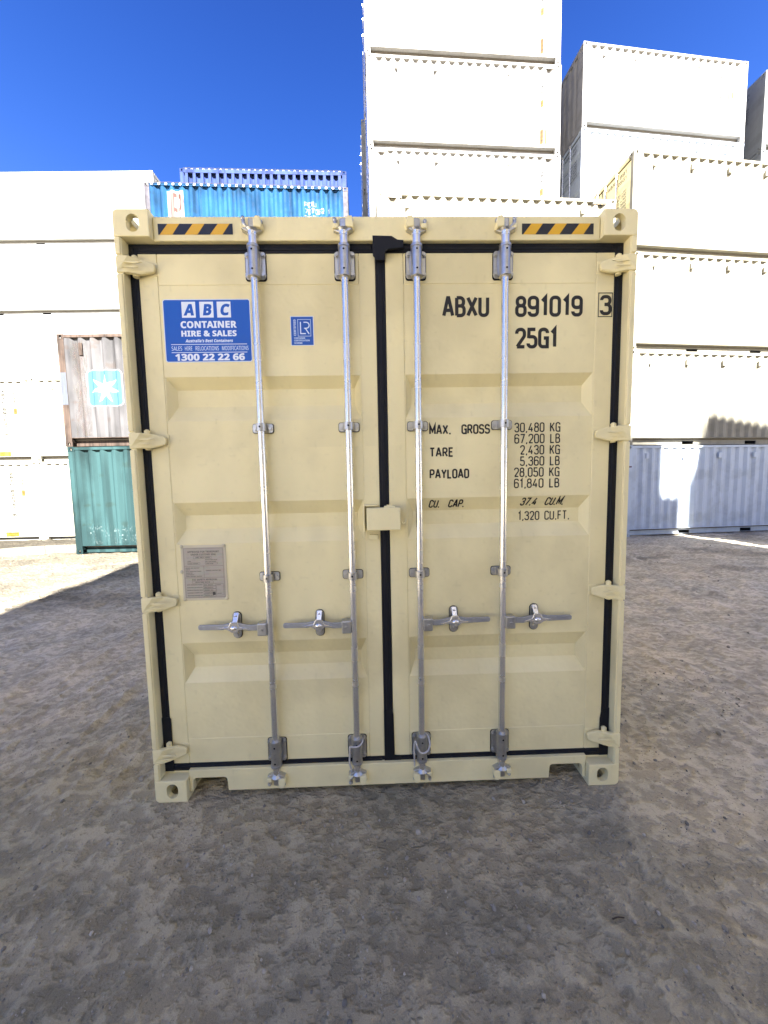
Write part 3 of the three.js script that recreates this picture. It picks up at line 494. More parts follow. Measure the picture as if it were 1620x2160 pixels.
seal(doorL, [-1.198, -1.150, 0.128, 2.779]); seal(doorL, [-1.16, -0.02, 2.733, 2.7785]); seal(doorL, [-1.16, -0.02, 0.1275, 0.170]); seal(doorL, [-0.027, 0.021, 0.130, 2.776]);
seal(doorR, [1.148, 1.1945, 0.128, 2.779]); seal(doorR, [0.016, 1.155, 2.734, 2.7785]); seal(doorR, [0.016, 1.155, 0.1275, 0.1715]);
part('seal_flap', geo(extr(shapeOf([[-0.036, 2.66 + 0.05], [-0.036, 2.797], [0.054, 2.795], [0.082, 2.7785], [0.11, 2.776], [0.11, 2.742], [0.036, 2.734], [0.021, 2.72], [0.021, 2.685], [-0.026, 2.685], [-0.028, 2.70]]), 0.012, 0.003).translate(0, 0, -0.038)), M.rubber, doorL);
part('seal_flap', geo(extr(shapeOf([[-0.03, 0.132], [0.06, 0.13], [0.06, 0.17], [0.027, 0.176], [0.024, 0.40], [0.019, 0.43], [-0.027, 0.43], [-0.027, 0.168]]), 0.006, 0.002).translate(0, 0, -0.0535)), M.rubber, doorL);
part('seal_flap', geo(extr(shapeOf([[-1.198, 0.132], [-1.143, 0.132], [-1.143, 0.42], [-1.150, 0.43], [-1.198, 0.43]]), 0.006, 0.002).translate(0, 0, -0.0535)), M.rubber, doorL);
part('seal_flap', geo(extr(shapeOf([[1.14, 0.132], [1.1945, 0.132], [1.1945, 0.40], [1.15, 0.40], [1.14, 0.34]]), 0.006, 0.002).translate(0, 0, -0.0535)), M.rubber, doorR);
// hinges
const hingeGeo = (() => {
  const o = [[-1.2185, -0.041], [-1.17, -0.041], [-1.125, -0.038], [-1.086, -0.026], [-1.070, -0.020], [-1.065, -0.008], [-1.065, 0.014], [-1.074, 0.024], [-1.118, 0.036], [-1.165, 0.040], [-1.2185, 0.038]];
  const s = new THREE.Shape(); s.moveTo(...o[0]); for (let i = 1; i < o.length; i++) s.lineTo(...o[i]);
  let g = new THREE.ExtrudeGeometry(s, { depth: 0.016, bevelEnabled: true, bevelThickness: 0.004, bevelSize: 0.004, bevelOffset: -0.004, bevelSegments: 2, steps: 1 });
  const bulk = []; for (let i = 0; i < 13; i++) bulk.push(i);
  g = g.toNonIndexed ? fixGeo(g) : g;
  const p = g.attributes.position;
  for (let i = 0; i < p.count; i++) { const x = p.getX(i), t = sstep(-1.178, -1.095, x); p.setZ(i, p.getZ(i) * (1 - 0.35 * t) - 0.020 - 0.026 * t); }
  g.computeVertexNormals();
  return geo(g, cyl(0.013, 0.013, 0.1, -1.152, 0.004, -0.036, 'y', 14), new THREE.SphereGeometry(0.012, 12, 8).translate(-1.152, 0.05, -0.036),
    extr(shapeOf([[-1.2, 0.008], [-1.13, 0.0], [-1.10, 0.006], [-1.13, 0.012]]), 0.006, 0.002).translate(0, 0, -0.006), extr(shapeOf([[-1.19, -0.016], [-1.14, -0.02], [-1.12, -0.016], [-1.14, -0.012]]), 0.005, 0.002).translate(0, 0, -0.007), rbox(-1.10, -1.058, -0.03, 0.036, -0.07, -0.053, 0.004));
})();
const hingeR = geo(mirror(hingeGeo, -1, 1, 1));
for (const y of HINGE_Y) { const a = part('hinge', hingeGeo, M.cream, doorL), b = part('hinge', hingeR, M.cream, doorR); a.position.y = y; b.position.set(0.002, y, 0); a.scale.y = b.scale.y = 0.92; }
// lock rods and their fittings
const RZ = -0.022, TOPB = 2.675, BOTB = 0.234;
const bolt = (x, y, z) => geo(cyl(0.0125, 0.0125, 0.006, x, y, z, 'z', 12), cyl(0.0085, 0.0085, 0.012, x, y, z + 0.004, 'z', 6));
const bracketGeo = geo(extr(rrect(-0.047, 0.047, -0.063, 0.063, 0.014), 0.006, 0.0015).translate(0, 0, DZ + 0.002), cyl(0.0255, 0.0255, 0.13, 0, 0, RZ, 'y', 28), cyl(0.0285, 0.0285, 0.012, 0, 0.066, RZ, 'y', 28), cyl(0.0285, 0.0285, 0.01, 0, -0.064, RZ, 'y', 28), box(-0.026, 0.026, -0.058, 0.058, DZ + 0.003, RZ),
  tube([[-0.026, -0.055, DZ + 0.012], [-0.0255, -0.03, DZ + 0.014], [-0.0275, 0, DZ + 0.012], [-0.025, 0.055, DZ + 0.013]], 0.004, 16, 6), tube([[0.026, -0.055, DZ + 0.012], [0.0245, -0.02, DZ + 0.014], [0.0275, 0.01, DZ + 0.012], [0.025, 0.055, DZ + 0.013]], 0.004, 16, 6),
  [[-0.037, 0.045], [0.037, 0.045], [-0.037, -0.045], [0.037, -0.045]].map(([x, y]) => bolt(x, y, DZ + 0.009)));
const padGeo = geo(extr(rrect(-0.0505, 0.0505, -0.069, 0.064, 0.014), 0.004, 0.001).translate(0, 0, DZ - 0.001));
const guideGeo = geo(extr(rrect(-0.05, 0.05, -0.0215, 0.0215, 0.011), 0.005, 0.0015).translate(0, 0, DZ + 0.002), cyl(0.0245, 0.0245, 0.037, 0, 0, RZ, 'y', 28), box(-0.0245, 0.0245, -0.0185, 0.0185, DZ + 0.004, RZ), bolt(-0.037, -0.002, DZ + 0.008), bolt(0.037, 0, DZ + 0.008));
const guidePad = geo(extr(rrect(-0.0525, 0.0525, -0.024, 0.024, 0.012), 0.004, 0.001).translate(0, 0, DZ - 0.001));
const holeGeo = geo(new THREE.CircleGeometry(0.0048, 14));
const rodGeo = geo(cyl(0.0172, 0.0172, 2.70, 0, 1.46, RZ, 'y', 28), cyl(0.0195, 0.0195, 0.066, 0, 2.768, RZ, 'y', 24), cyl(0.021, 0.0235, 0.02, 0, 2.798, RZ, 'y', 24), cyl(0.0195, 0.0195, 0.05, 0, 0.146, RZ, 'y', 24));
const camGeo = geo(cyl(0.02, 0.03, 0.014, 0, 0.002, 0, 'y', 20), extr(shapeOf([[-0.046, 0.004], [-0.02, -0.008], [0.02, -0.008], [0.046, 0.004], [0.03, 0.014], [-0.03, 0.014]]), 0.03, 0.003).translate(0, 0, -0.014), rbox(-0.015, 0.015, 0.004, 0.056, -0.022, 0.014, 0.005),
  tube([[-0.02, 0.012, 0.01], [-0.034, 0.026, 0.012], [-0.038, 0.05, 0.008]], 0.0075, 10, 8), tube([[0.02, 0.012, 0.01], [0.036, 0.024, 0.012], [0.040, 0.044, 0.008]], 0.0075, 10, 8), new THREE.SphereGeometry(0.0105, 10, 8).translate(-0.038, 0.052, 0.008), new THREE.SphereGeometry(0.0095, 10, 8).translate(0.040, 0.047, 0.008));
const keeperGeo = geo(extr(shapeOf([[0.012, 0.018], [0.044, 0.014], [0.05, 0.03], [0.042, 0.064], [0.022, 0.066], [0.012, 0.05]]), 0.034, 0.004).translate(0, 0, -0.012), rbox(-0.048, -0.022, 0.012, 0.034, -0.012, 0.018, 0.004), box(-0.042, 0.05, 0.016, 0.032, -0.012, -0.004));
const keeperR = geo(mirror(keeperGeo, -1, 1, 1)), camLow = geo(mirror(camGeo, 1, -1, 1)), keeperLow = geo(mirror(keeperGeo, 1, -1, 1)), keeperLowR = geo(mirror(keeperGeo, -1, -1, 1));
const handleGeo = geo(extr(shapeOf([[0.045, 0.898], [0.105, 0.896], [0.145, 0.906], [0.2, 0.907], [0.235, 0.902], [0.348, 0.903], [0.356, 0.908], [0.357, 0.922], [0.35, 0.929], [0.235, 0.930], [0.2, 0.937], [0.15, 0.936], [0.105, 0.926], [0.045, 0.927]]), 0.011, 0.003).translate(0, 0, -0.02));
const hubGeo = geo(rbox(0.012, 0.06, 0.876, 0.941, -0.045, 0.002, 0.006), bolt(0.038, 0.906, 0.0));
const retGeo = geo(extr(rrect(-0.021, 0.021, -0.068, 0.068, 0.0208), 0.006, 0.0015).translate(0, 0, DZ + 0.002), bolt(0, 0.046, DZ + 0.01), bolt(0, -0.048, DZ + 0.01));
const retPad = geo(extr(rrect(-0.0235, 0.0235, -0.0705, 0.0705, 0.023), 0.004, 0.001).translate(0, 0, DZ - 0.001));
const catchGeo = geo(extr(shapeOf([[-0.078, -0.010], [-0.03, 0.004], [-0.018, 0.03], [0.014, 0.03], [0.026, 0.006], [0.078, -0.002], [0.03, -0.012], [0.012, -0.026], [-0.012, -0.026], [-0.028, -0.012]]), 0.006, 0.002).translate(0, 0, -0.010), new THREE.SphereGeometry(0.017, 16, 10).scale(1, 0.8, 0.6).translate(0, -0.004, -0.006),
  (() => { const g = rbox(-0.0125, 0.0125, 0.0, 0.062, -0.005, 0.003, 0.002); g.rotateX(-0.62).translate(0, 0.01, -0.014); return g; })(), (() => { const g = rbox(-0.011, 0.011, -0.045, 0.0, -0.004, 0.002, 0.002); g.rotateX(0.7).translate(0, -0.012, -0.016); return g; })());
[[-0.596, doorL, -1], [-0.172, doorL, -1], [0.170, doorR, 1], [0.594, doorR, 1]].forEach(([x, d, s], i) => {
  const put = (name, g, m, y = 0, dx = 0, dz = 0) => { const o = part(name, g, m, d); o.position.set(x + dx, y, dz); return o; };
  put('lock_rod', rodGeo, M.galvRod);
  for (const y of [TOPB, BOTB]) { put('bracket_pad', padGeo, M.rubber, y); put('rod_bracket', bracketGeo, M.galv, y); for (const h of [0.044, -0.042]) put('bolt_hole', holeGeo, M.hole, y + h, 0, RZ + 0.0262); }
  for (const y of [1.911, 1.168]) { put('guide_pad', guidePad, M.rubber, y); put('rod_guide', guideGeo, M.galv, y); put('bolt_hole', holeGeo, M.hole, y + 0.001, 0, RZ + 0.0252); }
  put('cam', camGeo, M.galv, 2.806, 0, RZ).rotation.y = [0.2, -0.1, 0.15, -0.2][i];
  put('cam', camLow, M.galv, 0.118, 0, RZ).rotation.y = [-0.1, 0.15, -0.15, 0.1][i];
  const kp = (g, y) => { const o = part('cam_keeper', g, M.cream, near); o.position.set(x, y, HZ + 0.012); };
  kp(s < 0 ? keeperGeo : keeperR, 2.800); kp(s < 0 ? keeperLow : keeperLowR, 0.122);
  const tilt = [0.012, 0.004, 0.016, 0.010][i];
  const H = (name, g, m, y = 0, dx = 0) => { const o = part(name, s > 0 ? g : cached('m' + name, () => geo(mirror(g, -1, 1, 1))), m, d); o.position.set(x + dx * s, y, 0); return o; };
  const hd = H('handle', handleGeo, M.galvDull); hd.rotation.z = s * tilt; hd.position.y = -0.04 * tilt + 0.004; hd.position.x = x + Math.sin(s * tilt) * 0.91;
  H('handle_hub', hubGeo, M.galv);
  H('retainer_pad', retPad, M.rubber, 0.917, 0.177); H('handle_retainer', retGeo, M.galv, 0.918, 0.177); H('handle_catch', catchGeo, M.galvRod, 0.921, 0.177);
});
// lock box across the two doors
part('lock_box', geo(rbox(px(-0.095, 0.03) + 0.0, 0.072, 1.401, 1.511, -0.03, 0.03, 0.005), rbox(-0.006, 0.046, 1.509, 1.519, -0.02, 0.012, 0.003), rbox(0.006, 0.032, 1.515, 1.524, -0.012, 0.004, 0.003)), M.cream, doorR);
part('lock_box_hook', geo(tube([[0.070, 1.457, 0.01], [0.077, 1.447, 0.01], [0.082, 1.435, 0.01], [0.093, 1.432, 0.01], [0.098, 1.443, 0.01], [0.097, 1.456, 0.01]], 0.0035, 24, 8)), M.cream, doorR);
part('lock_bracket', geo(rbox(-0.110, -0.103, 1.39, 1.523, DZ - 0.002, 0.002, 0.002), rbox(-0.110, -0.040, 1.518, 1.5245, DZ - 0.002, 0.002, 0.002)), M.cream, doorL);
part('lock_tab', geo(rbox(-0.083, -0.038, 1.345, 1.373, DZ - 0.002, -0.035, 0.003)), M.cream, doorL);

// ---- printed things on the near container
const hazardNear = print(0.352, 0.0495, 1200, (c, W, H) => { c.fillStyle = '#15161c'; c.fillRect(0, 0, W, H); c.fillStyle = '#d8a51c'; for (const x of [6, 124, 242]) { c.beginPath(); c.moveTo(x, H); c.lineTo(x + 60, H); c.lineTo(x + 96, 0); c.lineTo(x + 40, 0); c.fill(); } }, { rough: 0.45 });
{ const z = HZ + 0.0012; decal('hazard_stripe', hazardNear, px(-1.0475, z), px(-0.6975, z), py(2.8205, z), py(2.869, z), z, near); decal('hazard_stripe', hazardNear, px(0.6875, z), px(1.0395, z), py(2.8185, z), py(2.868, z), z, near); }
const LZ = PZ + 0.0012, INK = '#171310';
const sticker = (w, h, f) => print(w, h, 1600, f, { rough: 0.38 });
decal('company_sticker', print(0.418, 0.295, 1900, (c, W, H) => {
  c.clearRect(0, 0, W, H); const rr = (x, y, w, h, r) => { c.beginPath(); c.moveTo(x + r, y); c.arcTo(x + w, y, x + w, y + h, r); c.arcTo(x + w, y + h, x, y + h, r); c.arcTo(x, y + h, x, y, r); c.arcTo(x, y, x + w, y, r); c.fill(); };
  c.fillStyle = '#d9dde0'; rr(0, 0, W, H, 12); c.fillStyle = '#0c52ad'; rr(4, 4, W - 8, H - 8, 9);
  const F = 'bold $px sans-serif', w = '#dfe3e6';
  [['A', 90], ['B', 175], ['C', 258]].forEach(([s, x]) => { c.fillStyle = w; c.fillRect(x, 12, 66, 74); c.fillStyle = '#0c52ad'; c.strokeStyle = '#0c52ad'; c.font = 'italic bold 68px sans-serif'; c.textAlign = 'center'; c.lineWidth = 4; c.save(); c.translate(x + 33, 74); c.transform(1, 0, -0.16, 1, 0, 0); c.font = 'bold 68px sans-serif'; c.fillText(s, 0, 0); c.strokeText(s, 0, 0); c.restore(); });
  c.fillStyle = c.strokeStyle = w; c.lineWidth = 1.8;
  const T = (s, y, wd, size, x = W / 2 + 4) => { fitText(c, s, x, y, wd, F, size); c.save(); c.translate(x, y); const k = wd / c.measureText(s).width; c.scale(k, 1); c.textAlign = 'center'; c.strokeText(s, 0, 0); c.restore(); };
  T('CONTAINER', 133, 268, 42); T('HIRE & SALES', 173, 268, 36);
  c.save(); c.transform(1, 0, -0.2, 1, 40, 0); c.lineWidth = 0.6; T("Australia's Best Containers", 200, 226, 19); c.restore();
  c.fillRect(30, 209, W - 54, 3); c.fillRect(30, 247, W - 54, 3);
  c.lineWidth = 0.1; c.font = '28px sans-serif'; [['SALES', 56, 52], ['HIRE', 112, 38], ['RELOCATIONS', 201, 114], ['MODIFICATIONS', 336, 130]].forEach(([s, x, wd]) => fitText(c, s, x, 239, wd, '$px sans-serif', 27));
  c.lineWidth = 2; T('1300 22 22 66', 286, 336, 42);
}, { rough: 0.36, clear: true }), -1.051, -0.633, 2.234, 2.529, LZ, doorL);
decal('certification_sticker', sticker(0.113, 0.139, (c, W, H) => {
  c.fillStyle = '#dde1e4'; c.fillRect(0, 0, W, H); c.fillStyle = '#0f50a4'; c.fillRect(3, 3, W - 6, H - 6); c.strokeStyle = c.fillStyle = '#dfe4ea';
  c.lineWidth = 2; c.strokeRect(36, 16, 62, 78); c.lineWidth = 5; c.beginPath(); c.moveTo(49, 27); c.lineTo(49, 82); c.lineTo(74, 82); c.moveTo(64, 29); c.lineTo(76, 29); c.bezierCurveTo(96, 29, 96, 57, 76, 57); c.lineTo(66, 57); c.moveTo(72, 57); c.lineTo(90, 84); c.stroke();
  c.save(); c.translate(26, 93); c.rotate(-Math.PI / 2); fitText(c, 'CERTIFIED', 0, 0, 78, 'bold $px sans-serif', 14, 'left'); c.restore();
  ['CONTAINER', 'CERTIFICATION', 'SCHEME'].forEach((s, i) => fitText(c, s, 16, 107 + i * 11.5, [54, 76, 40][i], 'bold $px sans-serif', 10, 'left'));
}), -0.444, -0.331, 2.308, 2.447, LZ, doorL);
{
  const z0 = PZ;
  part('plate_backing', geo(rbox(-1.040, -0.814, 1.050, 1.336, z0 - 0.004, z0 + 0.0025, 0.002), [[-1.034, 1.33], [-0.824, 1.332], [-1.032, 1.057], [-0.82, 1.058], [-1.04, 1.2]].map(([x, y]) => new THREE.SphereGeometry(0.009, 10, 8).scale(1, 1, 0.5).translate(x, y, z0 + 0.003))), M.creamDull, doorL);
  decal('approval_plate', print(0.206, 0.262, 1600, (c, W, H) => {
    c.fillStyle = '#aaa08e'; c.fillRect(0, 0, W, H);
    for (let i = 0; i < 500; i++) { c.fillStyle = `rgba(${80 + 120 * rnd()},${76 + 112 * rnd()},${64 + 95 * rnd()},0.05)`; c.fillRect(W * rnd(), H * rnd(), 3 + 40 * rnd(), 2 + 12 * rnd()); }
    c.strokeStyle = c.fillStyle = '#4b463b'; c.lineWidth = 0.8; c.strokeRect(5, 5, W - 10, H - 10);
    const F = 'bold $px sans-serif', L = (s, x, y, w, z) => fitText(c, s, x, y, w, F, z, 'left');
    fitText(c, 'APPROVED FOR TRANSPORT', W / 2, 27, 158, F, 13); fitText(c, 'UNDER CUSTOMS SEAL', W / 2, 41, 128, F, 13);
    c.strokeRect(52, 46, 90, 11); fitText(c, 'ABC 0821 X003', W / 2 - 4, 55, 72, F, 9);
    L('TYPE', 22, 74, 18, 8); c.strokeRect(22, 77, 62, 9); L('CX02 30ABC', 25, 84.5, 52, 7); L('MANUFACTURER S NO OF', 110, 66, 62, 7); L('THE CONTAINER', 110, 75, 56, 7); c.strokeRect(110, 78, 62, 9); L('CX03 9168', 113, 85.5, 38, 7);
    c.beginPath(); c.moveTo(5, 95); c.lineTo(W - 5, 95); c.moveTo(5, 155); c.lineTo(W - 5, 155); c.moveTo(102, 95); c.lineTo(102, 155); c.stroke();
    ['MODEL NO XX21027', 'NAME OF', 'DATE MANUFACTURED', 'OWNER NO', 'MAINTENANCE', 'TIMBER COMPONENT TREATMENT'].forEach((s, i) => L(s, 10, 107 + i * 8.6, [70, 22, 78, 34, 42, 82][i], 7)); L('TIMBER CONTENT NIL', 110, 122, 78, 8);
    fitText(c, 'CSC SAFETY APPROVAL', W / 2, 170, 128, F, 12); c.strokeRect(40, 174, 106, 10); fitText(c, 'AUS 082 0412', 92, 182, 74, F, 8);
    ['DATE MANUFACTURED', 'IDENTIFICATION NO', 'MAXIMUM OPERATING GROSS', 'ALLOWABLE STACKING LOAD', 'TRANSVERSE RACKING TEST'].forEach((s, i) => { L(s, 12, 194 + i * 14, 78, 7); c.strokeRect(95, 187 + i * 13.6, 62, 12); L(['08 2021', 'ABXU 8910193', '30480 KG', '192000 KG', '15240 KG'][i], 98, 196 + i * 13.6, 46, 7); });
    c.fillStyle = '#3b362d'; c.fillRect(140, 231, 14, 16); c.strokeRect(160, 188, 36, 60); L('NEXT', 163, 196, 20, 6); L('2026', 163, 240, 22, 6);
  }, { rough: 0.55 }), -1.030, -0.824, 1.062, 1.324, z0 + 0.0032, doorL);
}
const letters = (name, x0, x1, y0, y1, z, f, lean) => decal(name, print(x1 - x0, y1 - y0, 1500, (c, W, H) => { c.strokeStyle = c.fillStyle = INK; f((s, a, b, y, h, wt = 0.165, sk = 0) => strokeText(c, s, (a - x0) * 1000, (b - x0) * 1000, (y1 - y) * 1000, h * 1000, wt, sk), c, W, H); }, { clear: true, rough: 0.55 }), x0, x1, y0, y1, z, doorR, lean);
letters('lettering', 0.27, 0.56, 2.40, 2.56, LZ, (T) => T('ABXU', 0.306, 0.522, 2.4355, 0.1));
letters('lettering', 0.63, 1.02, 2.26, 2.56, LZ, (T) => { T('891019', 0.667, 0.988, 2.4345, 0.1); T('25G1', 0.668, 0.866, 2.2835, 0.1); });
letters('lettering', 1.064, 1.149, 2.42, 2.56, DZ + 0.0012, (T, c, W, H) => { T('3', 1.088, 1.131, 2.4385, 0.096); c.lineWidth = 4; c.strokeRect(9, 16, W - 17, 112); });
letters('lettering', 0.21, 0.56, 1.63, 1.94, LZ, (T) => { T('MAX.  GROSS', 0.233, 0.533, 1.869, 0.049); T('TARE', 0.233, 0.347, 1.757, 0.048); T('PAYLOAD', 0.232, 0.427, 1.6475, 0.049); });
letters('lettering', 0.63, 0.93, 1.575, 1.94, LZ, (T) => { ['30,480 KG', '67,200 LB', ' 2,430 KG', ' 5,360 LB', '28,050 KG', '61,840 LB'].forEach((s, i) => T(s.trim(), s[0] === ' ' ? 0.694 : 0.664, 0.893, 1.8735 - i * 0.0563, 0.0485, 0.125)); });
const slope = (y) => PZ + (TZ - PZ) * (1.551 - y) / (1.551 - 1.484) + 0.0016;
letters('lettering', 0.20, 0.44, 1.487, 1.549, 0, (T) => T('CU.  CAP.', 0.228, 0.408, 1.4985, 0.042, 0.16, 0.16), [slope(1.549), slope(1.487)]);
letters('lettering', 0.68, 0.97, 1.487, 1.549, 0, (T) => T('37.4  CU.M.', 0.706, 0.930, 1.5, 0.043, 0.16, 0.16), [slope(1.549), slope(1.487)]);
letters('lettering', 0.66, 0.99, 1.414, 1.4845, TZ + 0.0012, (T) => T('1,320 CU.FT.', px(0.685, TZ), px(0.948, TZ), py(1.4265, TZ), 0.0485, 0.125));

// ---- cords hung on the lower rod brackets
const cord = (label, pts) => { const m = part(numbered('cord'), geo(tube(pts, 0.0045, 90, 7)), M.rope, scene); m.userData = { label, category: 'cord', group: 'cords on the lower rod brackets' }; };
cord('pale cord looped round the bottom bracket right of the centre seal', [[0.13, 0.135, -0.018], [0.128, 0.19, -0.012], [0.126, 0.25, -0.006], [0.134, 0.288, 0.0], [0.142, 0.262, 0.012], [0.156, 0.238, 0.014], [0.176, 0.232, 0.015], [0.196, 0.244, 0.014], [0.208, 0.268, 0.008], [0.206, 0.292, -0.004], [0.196, 0.306, -0.022], [0.172, 0.308, -0.046]]);
cord('pale cord hanging from the bottom bracket left of the centre seal', [[-0.198, 0.09, -0.012], [-0.204, 0.13, -0.014], [-0.212, 0.175, -0.01], [-0.210, 0.225, -0.006], [-0.206, 0.268, -0.002], [-0.19, 0.274, 0.008], [-0.166, 0.278, 0.011], [-0.146, 0.288, 0.002], [-0.142, 0.296, -0.018], [-0.155, 0.300, -0.04]]);

// ---------------------------------------------------------------- the yard
const PUD = [-9.6, -8.35];
function gh(x, z) {                                         // height of the yard
  let h = 0.03 * (fbm(x * 0.35 + 40, z * 0.35 + 40, 101, 3) - 0.5);
  const near2 = Math.min(1, Math.hypot(x, (z - 0.3) * 0.8) / 4);
  const ruts = fbm(x * 4.2 + 9, z * 2.8 + 70, 111, 5) - 0.5;                       // wheel-dragged ridges running away from the viewer
  const clod = fbm(x * 9 + 3, z * 7 + 90, 121, 5) - 0.5, rid = 1 - Math.abs(2 * fbm(x * 5.5 + 31, z * 1.3 + 17, 125, 5) - 1);
  const rough = sstep(0.45, 0.62, fbm(x * 0.5 + 21, z * 0.5 + 33, 131, 3));
  h += (0.044 + 0.03 * rough) * ruts * (0.5 + 0.5 * near2) + (0.030 + 0.03 * rough) * clod * (0.5 + 0.5 * near2) + 0.022 * Math.pow(rid, 5) * sstep(0.3, 1.6, Math.abs(x)) + 0.009 * (fbm(x * 30, z * 22, 127, 3) - 0.5);
  h += 0.09 * Math.exp(-(((x + 7.6) / 3) ** 2 + ((z + 5.9) / 1.2) ** 2)) * (0.7 + 0.6 * vnoise(x * 1.3, z * 1.3, 141));
  h += 0.05 * Math.exp(-(((x + 5.6) / 2.4) ** 2 + ((z + 7.2) / 1.4) ** 2));
  const rm = Math.exp(-(((x - 5.6) / 1.3) ** 2 + ((z + 5.4) / 0.75) ** 2));
  h += rm * (0.16 * (fbm(x * 2.2, z * 3.5, 151, 4) - 0.55));
  const lm = Math.exp(-(((x + 11.0) / 1.6) ** 2 + ((z + 10.4) / 0.5) ** 2));
  h += lm * 0.34 * Math.max(0, fbm(x * 2.6, z * 2.6, 161, 3) - 0.38) ;
  h -= 0.16 * sstep(-6.5, -10, x) * sstep(-6.6, -9.5, z);
  const d = Math.hypot((x - PUD[0]) / 1.9, (z - PUD[1]) / 0.95); h -= 0.10 * (1 - sstep(0.7, 1.25, d + 0.3 * (fbm(x * 1.2, z * 1.2, 171, 3) - 0.5)));
  h += 0.3 * sstep(-1.2, 0, x) * sstep(7.5, 6.2, x) * sstep(-9.5, -9.8, z) * sstep(-13.5, -12.4, z);
  { const u = sstep(1.6, 1.2, Math.abs(x)) * sstep(0.5, 0.05, z); h = h * (1 - u) + Math.min(h, 0.004) * u; }
  const cl = (cx) => Math.exp(-(((Math.abs(x) - cx) / 0.22) ** 2 + ((z + 0.1) / 0.22) ** 2)); h = h * (1 - cl(1.13)) + 0.015 * cl(1.13);
  return h - 0.012;
}
{
  const axis = (a, b, st, far, da, db, ds) => { const r = []; for (let v = a; v <= b + 1e-6; v += (v > da && v < db ? ds : st)) r.push(v); let s = st, lo = a, hi = r[r.length - 1]; while (hi < far) { s *= 1.28; lo -= s; hi += s; r.unshift(lo); r.push(hi); } return r; };
  const X = axis(-12, 11, 0.042, 420, -2.9, 2.9, 0.017), Z = axis(-10.6, 1.7, 0.04, 420, -1.2, 1.7, 0.015), nx = X.length, nz = Z.length;
  const pos = new Float32Array(nx * nz * 3), col = new Float32Array(nx * nz * 3), uv = new Float32Array(nx * nz * 2), idx = new Uint32Array((nx - 1) * (nz - 1) * 6);
  for (let j = 0; j < nz; j++) for (let i = 0; i < nx; i++) {
    const x = X[i], z = Z[j], k = j * nx + i, far = Math.abs(x) > 20 || Math.abs(z) > 20;
    const y = far ? -0.02 : gh(x, z);
    pos.set([x, y, z], k * 3); uv.set([x, z], k * 2);
    // packed grey hardstand in front of the doors, tan dirt round it, dark damp patches
    const w = far ? 1 : sstep(0.9, 3.6, Math.hypot(x * 0.95 + 0.4, (z - 0.9) * 1.0) + 1.6 * (fbm(x * 0.7 + 5, z * 0.7 + 11, 181, 4) - 0.5));
    const pale = far ? 0.5 : sstep(0.42, 0.66, fbm(x * 0.55 + 60, z * 0.9 + 60, 191, 4));
    const damp = far ? 0 : sstep(0.56, 0.72, fbm(x * 0.9 + 80, z * 1.4 + 20, 201, 4)) * 0.3 * sstep(-1.2, -3, z) + 0.55 * Math.exp(-(((x - 5.5) / 1.0) ** 2 + ((z + 5.35) / 0.35) ** 2)) * sstep(0.4, 0.6, fbm(x * 2, z * 4, 203, 3));
    const sunAndMudDim = (1 - 0.77 * sstep(-3.9, -5.8, x) * sstep(-1.5, -4, z)) * (1 - 0.62 * sstep(-6.2, -7.6, x) * sstep(-7.0, -7.9, z + 0.6 * (fbm(x * 1.1, z * 1.1, 207, 3) - 0.5))), g = [0.53, 0.445, 0.272], t = [0.66, 0.57, 0.425], p = [0.74, 0.655, 0.515];  // ground colour lowered where the sun falls at left; second factor is wet mud
    for (let c = 0; c < 3; c++) { let v = g[c] * (1 - w) + t[c] * w; v = v * (1 - 0.6 * pale * w) + p[c] * 0.6 * pale * w; col[k * 3 + c] = v * (1 - damp) * sunAndMudDim; }
  }
  let q = 0; for (let j = 0; j + 1 < nz; j++) for (let i = 0; i + 1 < nx; i++) { const a = j * nx + i, b = a + 1, c = a + nx, d = c + 1; idx.set([a, c, b, b, c, d], q); q += 6; }
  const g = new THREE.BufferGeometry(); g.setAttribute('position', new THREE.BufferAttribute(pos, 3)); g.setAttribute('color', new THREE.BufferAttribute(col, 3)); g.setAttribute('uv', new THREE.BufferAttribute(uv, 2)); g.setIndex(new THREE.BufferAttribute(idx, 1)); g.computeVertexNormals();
  // fine dirt: 2.6 m tile, streaked along z
  const N = 2048;
  const tile = (seedv, fx, fy, oct) => (u, v) => { let s = 0, w = 0.5, n = 0, X1 = fx, Y1 = fy; for (let k = 0; k < oct; k++) { s += w * vnoise(u * X1, v * Y1, seedv + k, X1, Y1); n += w; X1 *= 2; Y1 *= 2; w *= 0.55; } return s / n; };
  const f1 = tile(301, 8, 10, 7), f2 = tile(331, 15, 19, 7), f3 = tile(361, 4, 5, 5), f4 = tile(381, 64, 88, 4);
  const cT = new Uint8Array(N * N * 4), bT = new Uint8Array(N * N * 4);
  for (let j = 0; j < N; j++) for (let i = 0; i < N; i++) {
    const u = i / N, v = j / N, a = f1(u, v), b = f2(u + 0.035 * a, v + 0.03 * f3(v, u)), c = f3(u, v), fine = hash(i, j, 7);
    const d1 = f4(u, v), peb = sstep(0.70, 0.82, vnoise(u * 280, v * 280, 391, 280)), crust = sstep(0.47, 0.535, b);
    const d2 = sstep(0.30, 0.70, d1);
    let k = 0.84 + 0.15 * (a - 0.5) + 0.06 * (crust - 0.5) + 0.06 * (c - 0.5) + 0.14 * (d2 - 0.5) + 0.12 * (fine - 0.5) + 0.05 * peb * (fine - 0.3);
    const o = (j * N + i) * 4; const warm = 0.02 * (c - 0.5) + 0.03 * (a - 0.5);
    cT[o] = Math.max(0, Math.min(255, 255 * (k + warm))); cT[o + 1] = Math.max(0, Math.min(255, 255 * k)); cT[o + 2] = Math.max(0, Math.min(255, 255 * (k - warm))); cT[o + 3] = 255;
